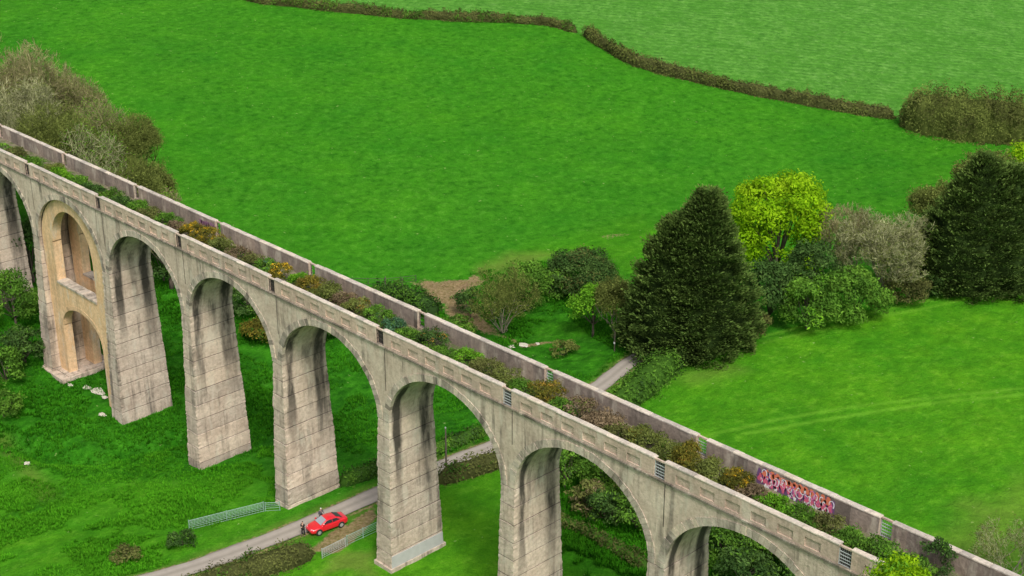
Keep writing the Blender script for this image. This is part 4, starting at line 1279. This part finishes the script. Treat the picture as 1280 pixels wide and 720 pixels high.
# creeping growth between the bushes
rs = np.random.default_rng(5)
K = 26000
xx = rs.uniform(-1.2 * P_, 7.8 * P_, K); yy = rs.uniform(.6, 4.2, K)
yy = .55 + (yy - .6) * (.55 + .6 * fbm(xx * .3, xx * 0, 3)) 
yy = np.clip(yy, .55, WID - .55)
dz = fbm(xx * .6, yy * .9, 77, 3)
keep = dz > .38
xx, yy, dz = xx[keep], yy[keep], dz[keep]
C = np.stack([xx, yy, Z0 - 1.45 + (dz - .38) * 1.6 * rs.uniform(.4, 1, len(xx))], 1)
V, Fq, T = leaves(C, rs.normal(0, .5, C.shape) + [0, 0, 1], .2, 1.5, .6, rs, np.clip(dz + rs.normal(0, .2, len(dz)), 0, 1))
setp(mesh_np('ground_cover', V, Fq, L['green'], None, T), 'low creeping greenery covering the viaduct deck', 'ground cover', kind='stuff')

# ------------------------------------------------------------------ rough grass tufts (nobody could count them)
clear = [GP([(505, 348), (600, 343), (608, 352), (582, 372), (598, 392), (632, 422), (596, 418), (556, 394), (525, 370)]), GP([(630, 445), (670, 415), (700, 385), (745, 425), (770, 440), (745, 470), (690, 465)])]
def tufts(name, label, poly, K, size, mat, seed, thr=.4, hgt=.5, cat='grass'):
    rs = np.random.default_rng(seed)
    poly = np.array(poly)
    x = rs.uniform(poly[:, 0].min(), poly[:, 0].max(), K); y = rs.uniform(poly[:, 1].min(), poly[:, 1].max(), K)
    ok = inpoly(x, y, [tuple(p) for p in poly]) & (fbm(x * .22, y * .22, seed, 4) > thr)
    ok &= seg_dist(x, y, road) > 2.0
    for ex in clear: ok &= ~inpoly(x, y, ex)
    ok &= ~((np.abs(y - 2.8) < 3.8) & (np.abs(x / P_ - np.round(x / P_)) * P_ < 1.6))
    x, y = x[ok], y[ok]; n_ = len(x)
    m_ = 5
    hh = hgt * rs.uniform(.5, 1.5, n_) * (.5 + 1.1 * fbm(x * .35, y * .35, seed + 3, 3))
    zz = h(x, y) + (fbm(x * .9, y * .9, 61, 4) - .5) * .4
    X_ = np.repeat(x, m_); Y_ = np.repeat(y, m_); Z_ = np.repeat(zz, m_); Hh = np.repeat(hh, m_)
    a = rs.uniform(0, 2 * math.pi, len(X_)); r_ = rs.uniform(.0, .22, len(X_))
    bx_, by_ = X_ + r_ * np.cos(a), Y_ + r_ * np.sin(a)
    sd = size * .5
    dxn, dyn = -np.sin(a) * sd, np.cos(a) * sd
    tx, ty = bx_ + np.cos(a) * Hh * .6, by_ + np.sin(a) * Hh * .6
    V = np.stack([np.stack([bx_ - dxn, by_ - dyn, Z_ - .05], 1), np.stack([bx_ + dxn, by_ + dyn, Z_ - .05], 1), np.stack([tx + dxn * .3, ty + dyn * .3, Z_ + Hh], 1), np.stack([tx - dxn * .5, ty - dyn * .5, Z_ + Hh * .95], 1)], 1).reshape(-1, 3)
    tt_ = np.repeat(np.clip(rs.normal(.3, .2, len(X_)) + .5 * np.repeat(fbm(x * .3, y * .3, seed + 9, 3), m_), 0, 1), 4)
    o = mesh_np(name, V, np.arange(len(V)).reshape(-1, 4), L[mat], None, tt_)
    setp(o, label, cat, kind='stuff')
tufts('rough_grass', 'rough deep-green grass and nettles in the valley under and beyond the arches', roughP, 90000, .11, 'grass', 11, .36, .22)
tufts('meadow_grass', 'long bright grass below the viaduct at the bottom left', GP([(-40, 760), (-40, 560), (200, 560), (345, 560), (350, 630), (240, 670), (180, 740)]), 42000, .10, 'meadow', 12, .42, .16)
tufts('bank_herbs', 'lush weeds beneath the last arches on the right', rb, 26000, .14, 'grass', 13, .35, .4)

# ------------------------------------------------------------------ stones
def rock(label, p, s, seed, name='rock', cat='rock', group=None):
    rs = np.random.default_rng(seed)
    x, y = g(*p); z = hz(x, y)
    bm_V = []; k = 10
    root = None
    V = []; 
    for i, (rz, zz) in enumerate([(.6, -.2), (1, .1), (.85, .45), (.4, .65)]):
        for j in range(k):
            a = 2 * math.pi * j / k
            q = rz * (1 + .28 * rs.normal())
            V.append((s[0] * q * math.cos(a), s[1] * q * math.sin(a), s[2] * (zz + .08 * rs.normal())))
    Fc = [(i * k + j, i * k + (j + 1) % k, (i + 1) * k + (j + 1) % k, (i + 1) * k + j) for i in range(3) for j in range(k)] + [tuple(3 * k + j for j in range(k))]
    o = mesh_np(name, np.array(V), Fc, M_ROCK); o.location = (x, y, z)
    setp(o, label, cat, group)
rock('pale flat boulder in the grass left of the second full pier', (128, 519), (.55, .4, .35), 1)
rock('small pale stone at the left in the long grass below the ditch', (34, 580), (.45, .35, .3), 2)
rock('largest pale rubble slab in front of the two-tier arch', (122, 490), (1.3, .7, .35), 3)
rock('low rubble block left of the largest slab before the two-tier arch', (108, 486), (.7, .5, .3), 4)
rock('narrow rubble block right of the largest slab before the two-tier arch', (131, 497), (.5, .4, .25), 5)
rock('small stone at the top left of the rubble before the two-tier arch', (88, 482), (.6, .4, .25), 6)
rock('long pale stone in the stream bed right of the willow', (655, 432), (.9, .5, .25), 7)
rock('grey stone at the left of the stream bed below the willow', (640, 434), (.6, .4, .25), 8)
rock('small stone in the stream bed closest to the lime sapling', (672, 430), (.4, .35, .2), 9)

# ------------------------------------------------------------------ fences, poles
def rail_fence(name, label, pts, hgt, mat, posts=3.0, rails=6, seed=0, mesh_=False, cat='fence'):
    x0, y0 = pts[0]; z0 = hz(x0, y0); root = empty(name, (x0, y0, z0)); setp(root, label, cat)
    P = np.array(pts); d = np.r_[0, np.cumsum(np.hypot(*np.diff(P, axis=0).T))]
    kk = max(1, int(round(d[-1] / posts))); ss = np.linspace(0, d[-1], kk + 1)
    Q = np.stack([np.interp(ss, d, P[:, 0]), np.interp(ss, d, P[:, 1])], 1)
    for q in Q:
        mb = MB((x0, y0, z0)); z = hz(*q)
        mb.tube([(q[0], q[1], z - .3), (q[0], q[1], z + hgt + .08)], .05, 6); mb.build('post', mat, root)
    for a, b in zip(Q[:-1], Q[1:]):
        mb = MB((x0, y0, z0)); za, zb = hz(*a), hz(*b)
        for k in range(rails):
            f = .1 + .88 * (k / (rails - 1)) ** .8
            mb.tube([(a[0], a[1], za + hgt * f), (b[0], b[1], zb + hgt * f)], .036 if k == rails - 1 else .022, 5)
        if mesh_:
            L_ = np.hypot(*(b - a)); m_ = int(L_ / .3)
            for k in range(1, m_):
                t = k / m_; c = a + (b - a) * t; z = za + (zb - za) * t
                mb.tube([(c[0], c[1], z + .1), (c[0], c[1], z + hgt)], .012, 4)
        mb.build('rail_panel', mat, root)
    return root
rail_fence('rail_fence', 'long green-grey metal rail fence left of the lane, ending near the third full pier', GP([(237, 664), (330, 641)]), 1.25, M_GATE, 4.6, 7, mesh_=True)
rail_fence('metal_hurdle', 'short metal hurdle between long rail fence and foot of the third full pier', GP([(332, 640), (350, 639)]), 1.1, M_GATE, 2.2, 5)
rail_fence('field_gate', 'grey metal gate panel across the grass on the near side of the red car', GP([(403, 699), (432, 684)]), 1.15, M_STEEL, 3.0, 7, mesh_=True, cat='gate')
rail_fence('rail_fence', 'green-grey metal rail fence between the red car and the tall pier on its right', GP([(434, 683), (474, 664)]), 1.2, M_GATE, 2.6, 6)
x, y = g(558, 590); z = hz(x, y)
root = empty('utility_pole', (x, y, z)); setp(root, 'slim timber pole at the lane side, seen through the fifth arch', 'pole')
mb = MB(); mb.tube([(0, 0, -.4), (0, 0, 3), (0.02, 0, 5.6)], [.12, .10, .08], 8); mb.build('pole', M_WOOD, root)
mb = MB(); mb.tube([(0, 0, 5.6), (0, 0, 5.72)], [.1, .06], 8); mb.build('cap', M_STEEL, root)
x, y = g(768, 440); z = hz(x, y)
root = empty('signpost', (x, y, z)); setp(root, 'dark post with a little white plate at the left foot of the big conifer', 'post')
mb = MB(); mb.tube([(0, 0, -.3), (0, 0, 3.2)], [.09, .07], 8); mb.build('post', M_WOOD, root)
mb = MB(); mb.box((-.06, -.16, 1.25), (.16, -.1, 1.5)); mb.build('plate', M_WHITE, root)
for k, (p, lb) in enumerate([((482, 356), 'leftmost wooden fence post at the field edge above the far parapet'), ((503, 357), 'wooden fence post at the field edge nearest the bare earth')]):
    x, y = g(*p); z = hz(x, y)
    mb = MB(); mb.tube([(0, 0, -.3), (0, 0, 1.0), (.01, .01, 1.25)], [.09, .08, .06], 7)
    o = mb.build('fence_post', M_WOOD); o.location = (x, y, z); setp(o, lb, 'post', 'wooden field posts')
rail_fence('wire_fence', 'low wire fence along the pasture edge beyond the dark scrubby hedge', GP([(440, 356), (482, 357), (520, 352)]), 1.0, M_DARKST, 2.5, 3)

# ------------------------------------------------------------------ red car
def paint(name, col, rough=.28, coat=.6, metal=0.0):
    m, n, b = newmat(name)
    f = noise(n, pos(n), 1.5, 3)
    c = mix(n, f, tuple(v * .9 for v in col), tuple(min(1, v * 1.08) for v in col))
    n.links.new(c, b.inputs['Base Color'])
    b.inputs['Roughness'].default_value = rough; b.inputs['Coat Weight'].default_value = coat
    b.inputs['Metallic'].default_value = metal; b.inputs['Specular IOR Level'].default_value = .5
    return m
M_RED = paint('red_car_paint', (.62, .012, .022))
M_GLASS = paint('dark_car_glass', (.02, .024, .028), .35, .2)
M_SCREEN = paint('sky_lit_windscreen', (.30, .32, .34), .12, 1)
M_TYRE = plain('rubber', (.02, .02, .02), .8)
M_ALLOY = plain('alloy', (.55, .56, .58), .35, .6)
M_LAMP = paint('clear_lamp', (.72, .74, .76), .1, 1)
M_TAIL = paint('tail_lamp_red', (.35, .01, .01), .15, 1)
M_TRIM = plain('black_trim', (.03, .03, .032), .6)
cx_, cy_ = 59.45, -.15
fw = Vector((-.14, -.99))
car = empty('parked_car', (cx_, cy_, hz(cx_, cy_) + .09), math.atan2(fw.y, fw.x))
setp(car, 'shiny red two-door car parked half on the verge of the lane', 'car')
def loft(secs, close=True):
    k = len(secs[0]); V = [p for s_ in secs for p in s_]
    Fc = [(i * k + j, i * k + (j + 1) % k, (i + 1) * k + (j + 1) % k, (i + 1) * k + j) for i in range(len(secs) - 1) for j in range(k)]
    Fc.append(tuple(range(k))[::-1]); Fc.append(tuple((len(secs) - 1) * k + j for j in range(k)))
    return V, Fc
secs = []
for x, w_, dk, zb in [(-2.20, .66, .72, .42), (-2.16, .74, .86, .30), (-1.98, .84, .94, .22), (-1.6, .875, .965, .19), (-.95, .885, .95, .18), (0, .885, .93, .18), (.85, .885, .915, .18), (1.25, .875, .885, .19), (1.65, .85, .82, .20), (1.98, .79, .73, .22), (2.14, .68, .62, .28), (2.19, .60, .54, .36)]:
    half = [(w_ * .86, zb), (w_ * .985, zb + .12), (w_, .5 if dk > .65 else (zb + dk) / 2), (w_ * .985, dk - .13), (w_ * .90, dk - .02), (w_ * .55, dk + .015)]
    secs.append([(x, y, z) for y, z in half] + [(x, 0, dk + .03)] + [(x, -y, z) for y, z in half[::-1]] + [(x, 0, zb)])
V, Fc = loft(secs)
body = mesh_np('body', np.array(V), [tuple(f[::-1]) for f in Fc], M_RED, car, smooth=True)
sm = body.modifiers.new('s', 'SUBSURF'); sm.levels = sm.render_levels = 2
secs = []
for x, hb, ht, zt_ in [(-1.62, .66, .60, .965), (-1.25, .74, .60, 1.16), (-.82, .78, .58, 1.33), (-.2, .80, .58, 1.385), (.22, .80, .58, 1.355), (.62, .79, .62, 1.15), (1.04, .76, .68, .93)]:
    secs.append([(x, hb, .90), (x, hb - .01, .93 if zt_ > 1 else .92), (x, ht + .03, zt_ - .05 if zt_ > 1 else .94), (x, ht - .06, zt_), (x, 0, zt_ + .02), (x, -ht + .06, zt_), (x, -ht - .03, zt_ - .05 if zt_ > 1 else .94), (x, -hb + .01, .93 if zt_ > 1 else .92), (x, -hb, .90)])
V, Fc = loft(secs)
mesh_np('roof', np.array(V), [tuple(f[::-1]) for f in Fc], M_RED, car, smooth=True)
def panel(name, pts, mat, th=.012):
    pts = [Vector(p) for p in pts]; nrm = (pts[1] - pts[0]).cross(pts[2] - pts[0]).normalized()
    c = sum(pts, Vector()) / len(pts)
    if nrm.dot(c - Vector((0, 0, .7))) < 0: nrm = -nrm; pts = pts[::-1]
    k = len(pts)
    V = [tuple(p + nrm * th) for p in pts] + [tuple(p - nrm * .02) for p in pts]
    Fc = [tuple(range(k))] + [(j, (j + k), (j + 1) % k + k, (j + 1) % k) for j in range(k)]
    return mesh_np(name, np.array(V), Fc, mat, car)
panel('windscreen', [(1.02, .62, .965), (1.02, -.62, .965), (.30, -.50, 1.345), (.30, .50, 1.345)], M_SCREEN, .03)
panel('rear_window', [(-1.56, .52, 1.02), (-1.56, -.52, 1.02), (-.88, -.48, 1.335), (-.88, .48, 1.335)], M_GLASS, .035)
for s_ in (1, -1):
    panel('side_window', [(.86, s_ * .77, .965), (-.28, s_ * .80, .975), (-.26, s_ * .655, 1.29), (.26, s_ * .655, 1.27)], M_GLASS, .02)
    panel('side_window', [(-.36, s_ * .80, .975), (-1.22, s_ * .755, 1.0), (-.82, s_ * .65, 1.24), (-.34, s_ * .655, 1.29)], M_GLASS, .02)
    mb = MB(); mb.box((.72, s_ * .87 - .09, .93), (.86, s_ * .87 + .09, 1.06)); mb.build('wing_mirror', M_RED, car)
    mb = MB(); mb.box((-.5, s_ * .882 - .012, .80), (-.3, s_ * .882 + .012, .83)); mb.build('door_handle', M_RED, car)
    panel('headlight', [(2.02, s_ * .40, .70), (1.86, s_ * .74, .72), (2.0, s_ * .71, .58), (2.15, s_ * .40, .56)], M_LAMP, .03)
    panel('tail_light', [(-2.16, s_ * .45, .84), (-2.08, s_ * .76, .84), (-2.10, s_ * .77, .66), (-2.18, s_ * .45, .66)], M_TAIL, .03)
    for x in (1.34, -1.30):
        mb = MB(); mb.tube([(x, s_ * .70, .31), (x, s_ * .905, .31)], .315, 24); wh = mb.build('wheel', M_TYRE, car)
        mb = MB(); mb.tube([(x, s_ * .85, .31), (x, s_ * .915, .31)], .205, 18); mb.build('rim', M_ALLOY, wh)
        mb = MB(); mb.tube([(x, s_ * .80, .33), (x, s_ * .893, .33)], .37, 24); mb.build('wheel_arch', M_TRIM, car)
mb = MB(); mb.box((2.10, -.38, .36), (2.205, .38, .46)); mb.build('grille', M_TRIM, car)
mb = MB(); mb.box((-2.215, -.26, .50), (-2.17, .26, .61)); mb.build('number_plate', M_WHITE, car)

# ------------------------------------------------------------------ people
def skin_obj(name, verts, edges, rad, mat, parent, root_i=0, lev=1):
    me = bpy.data.meshes.new(name); me.from_pydata([tuple(v) for v in verts], edges, [])
    me.materials.append(mat)
    o = bpy.data.objects.new(name, me); COL.objects.link(o); o.parent = parent
    md = o.modifiers.new('skin', 'SKIN'); md.use_smooth_shade = True
    sv = me.skin_vertices[0].data
    for i, r_ in enumerate(rad): sv[i].radius = (r_, r_) if np.isscalar(r_) else r_
    sv[root_i].use_root = True
    s_ = o.modifiers.new('sub', 'SUBSURF'); s_.levels = s_.render_levels = lev
    return o
M_SKIN = plain('skin', (.52, .32, .23), .6, var=.06)
def person(label, x, y, head_dir, jk, tr, hair, hands, lean=0.0, feet=((.02, .13), (-.02, -.16)), cap=None):
    """local: +x is where the person looks"""
    root = empty('person', (x, y, hz(x, y) + .12), head_dir); setp(root, label, 'person')
    hip = Vector((0, 0, .93)); up = Vector((math.sin(lean), 0, math.cos(lean)))
    waist = hip + up * .14; chest = hip + up * .38; neck = hip + up * .56; hd = hip + up * .70 + Vector((.03, 0, 0)); top = hd + up * .09
    V = [hip, waist, chest, neck, hd, top]; E_ = [(0, 1), (1, 2), (2, 3), (3, 4), (4, 5)]; Rr = [(.15, .11), (.13, .10), (.16, .115), .055, .088, .07]
    arm_i = []; leg_i = []
    for s_, hnd, ft in ((1, hands[0], feet[0]), (-1, hands[1], feet[1])):
        hj = Vector((0, s_ * .09, .88)); kn = Vector((ft[0] * .5 + .03, s_ * .03 + ft[1] * .75, .49)); an = Vector((ft[0], ft[1], .09)); toe = Vector((ft[0] + .17, ft[1] + s_ * .03, .04))
        b = len(V); V += [hj, kn, an, toe]; Rr += [.088, .062, .042, .035]; E_ += [(0, b), (b, b + 1), (b + 1, b + 2), (b + 2, b + 3)]; leg_i.append(b)
        sh = chest + up * .10 + Vector((0, s_ * .18, 0)); hv = Vector(hnd)
        el = (sh + hv) / 2 + Vector((-.10, s_ * .09, -.10)); 
        b = len(V); dirh = (hv - el).normalized(); palm = hv + dirh * .08
        V += [sh, el, hv, palm]; Rr += [.055, .042, .028, .030]; E_ += [(2, b), (b, b + 1), (b + 1, b + 2), (b + 2, b + 3)]; arm_i.append(b)
        sd_ = dirh.cross(Vector((0, 0, 1))).normalized()
        for q_ in range(4):                        # four unequal curled fingers and a thumb
            r0 = palm + dirh * .015 + sd_ * (.022 * (q_ - 1.5)); ln = (.065, .078, .072, .058)[q_]
            c = len(V); V += [r0 + dirh * ln * .5, r0 + dirh * ln * .8 + Vector((0, 0, -.03))]; Rr += [.009, .008]; E_ += [(b + 3, c), (c, c + 1)]
        c = len(V); V += [hv + dirh * .03 + sd_ * .035 * s_, hv + dirh * .07 + sd_ * .055 * s_]; Rr += [.010, .008]; E_ += [(b + 2, c), (c, c + 1)]
    body = skin_obj('body', V, E_, Rr, M_SKIN, root)
    # clothes follow the same skeleton, a little wider
    jv = [V[0] + Vector((0, 0, -.05)), V[1], V[2], V[3] - up * .05]; je = [(0, 1), (1, 2), (2, 3)]; jr = [(.175, .135), (.155, .125), (.185, .14), .075]
    for b in arm_i:
        c = len(jv); jv += [V[b], V[b + 1], V[b + 2]]; je += [(2, c), (c, c + 1), (c + 1, c + 2)]; jr += [.075, .060, .045]
    skin_obj('jacket', jv, je, jr, jk, root)
    tv = [V[0] + Vector((0, 0, -.02))]; te = []; tr_ = [(.165, .125)]
    for b in leg_i:
        c = len(tv); tv += [V[b], V[b + 1], V[b + 2]]; te += [(0, c), (c, c + 1), (c + 1, c + 2)]; tr_ += [.105, .080, .062]
    skin_obj('trousers', tv, te, tr_, tr, root)
    for b in leg_i: skin_obj('shoe', [V[b + 2] - Vector((.05, 0, .045)), V[b + 2] + Vector((.08, 0, -.045)), V[b + 3] + Vector((.04, 0, 0))], [(0, 1), (1, 2)], [.052, .055, .042], M_TRIM, root)
    hv_ = [hd + Vector((-.055, 0, -.02)), hd + Vector((-.035, 0, .05)), hd + up * .10 + Vector((0, 0, .02))]
    skin_obj('cap' if cap else 'hair', hv_, [(0, 1), (1, 2)], [.075, .092, .075], cap or hair, root)
    for s_ in (1, -1):
        mb = MB(); c = hd + Vector((.082, s_ * .032, .01)); mb.box((c.x, c.y - .012, c.z - .008), (c.x + .012, c.y + .012, c.z + .008)); mb.build('eye', M_TRIM, root)
        mb = MB(); c = hd + Vector((0, s_ * .083, -.005)); mb.box((c.x - .02, c.y - .012, c.z - .03), (c.x + .015, c.y + .012, c.z + .03)); mb.build('ear', M_SKIN, root)
    mb = MB(); mb.box((hd.x + .08, -.012, hd.z - .03), (hd.x + .11, .012, hd.z + .005)); mb.build('nose', M_SKIN, root)
    return root
M_BLK = plain('black_cloth', (.012, .012, .013), .9, var=.2)
M_GRYC = plain('grey_cloth', (.10, .10, .11), .9, var=.2)
M_HAIR = plain('dark_hair', (.02, .015, .012), .7)
x, y = g(379.5, 671.5)
person('person in black jacket and trousers standing on the lane, hands together before the chest', x, y, math.atan2(-.9, .5), M_BLK, M_BLK, M_HAIR, ((.27, .05, 1.22), (.27, -.05, 1.20)), .05, ((.02, .17), (-.02, -.14)))
person('person with white cap and grey top standing behind the red car by its bonnet', 58.05, .15, math.atan2(-.1, 1), M_GRYC, M_BLK, M_HAIR, ((.30, .22, 1.02), (.22, -.20, .95)), .16, ((0, .12), (-.03, -.12)), cap=M_WHITE)
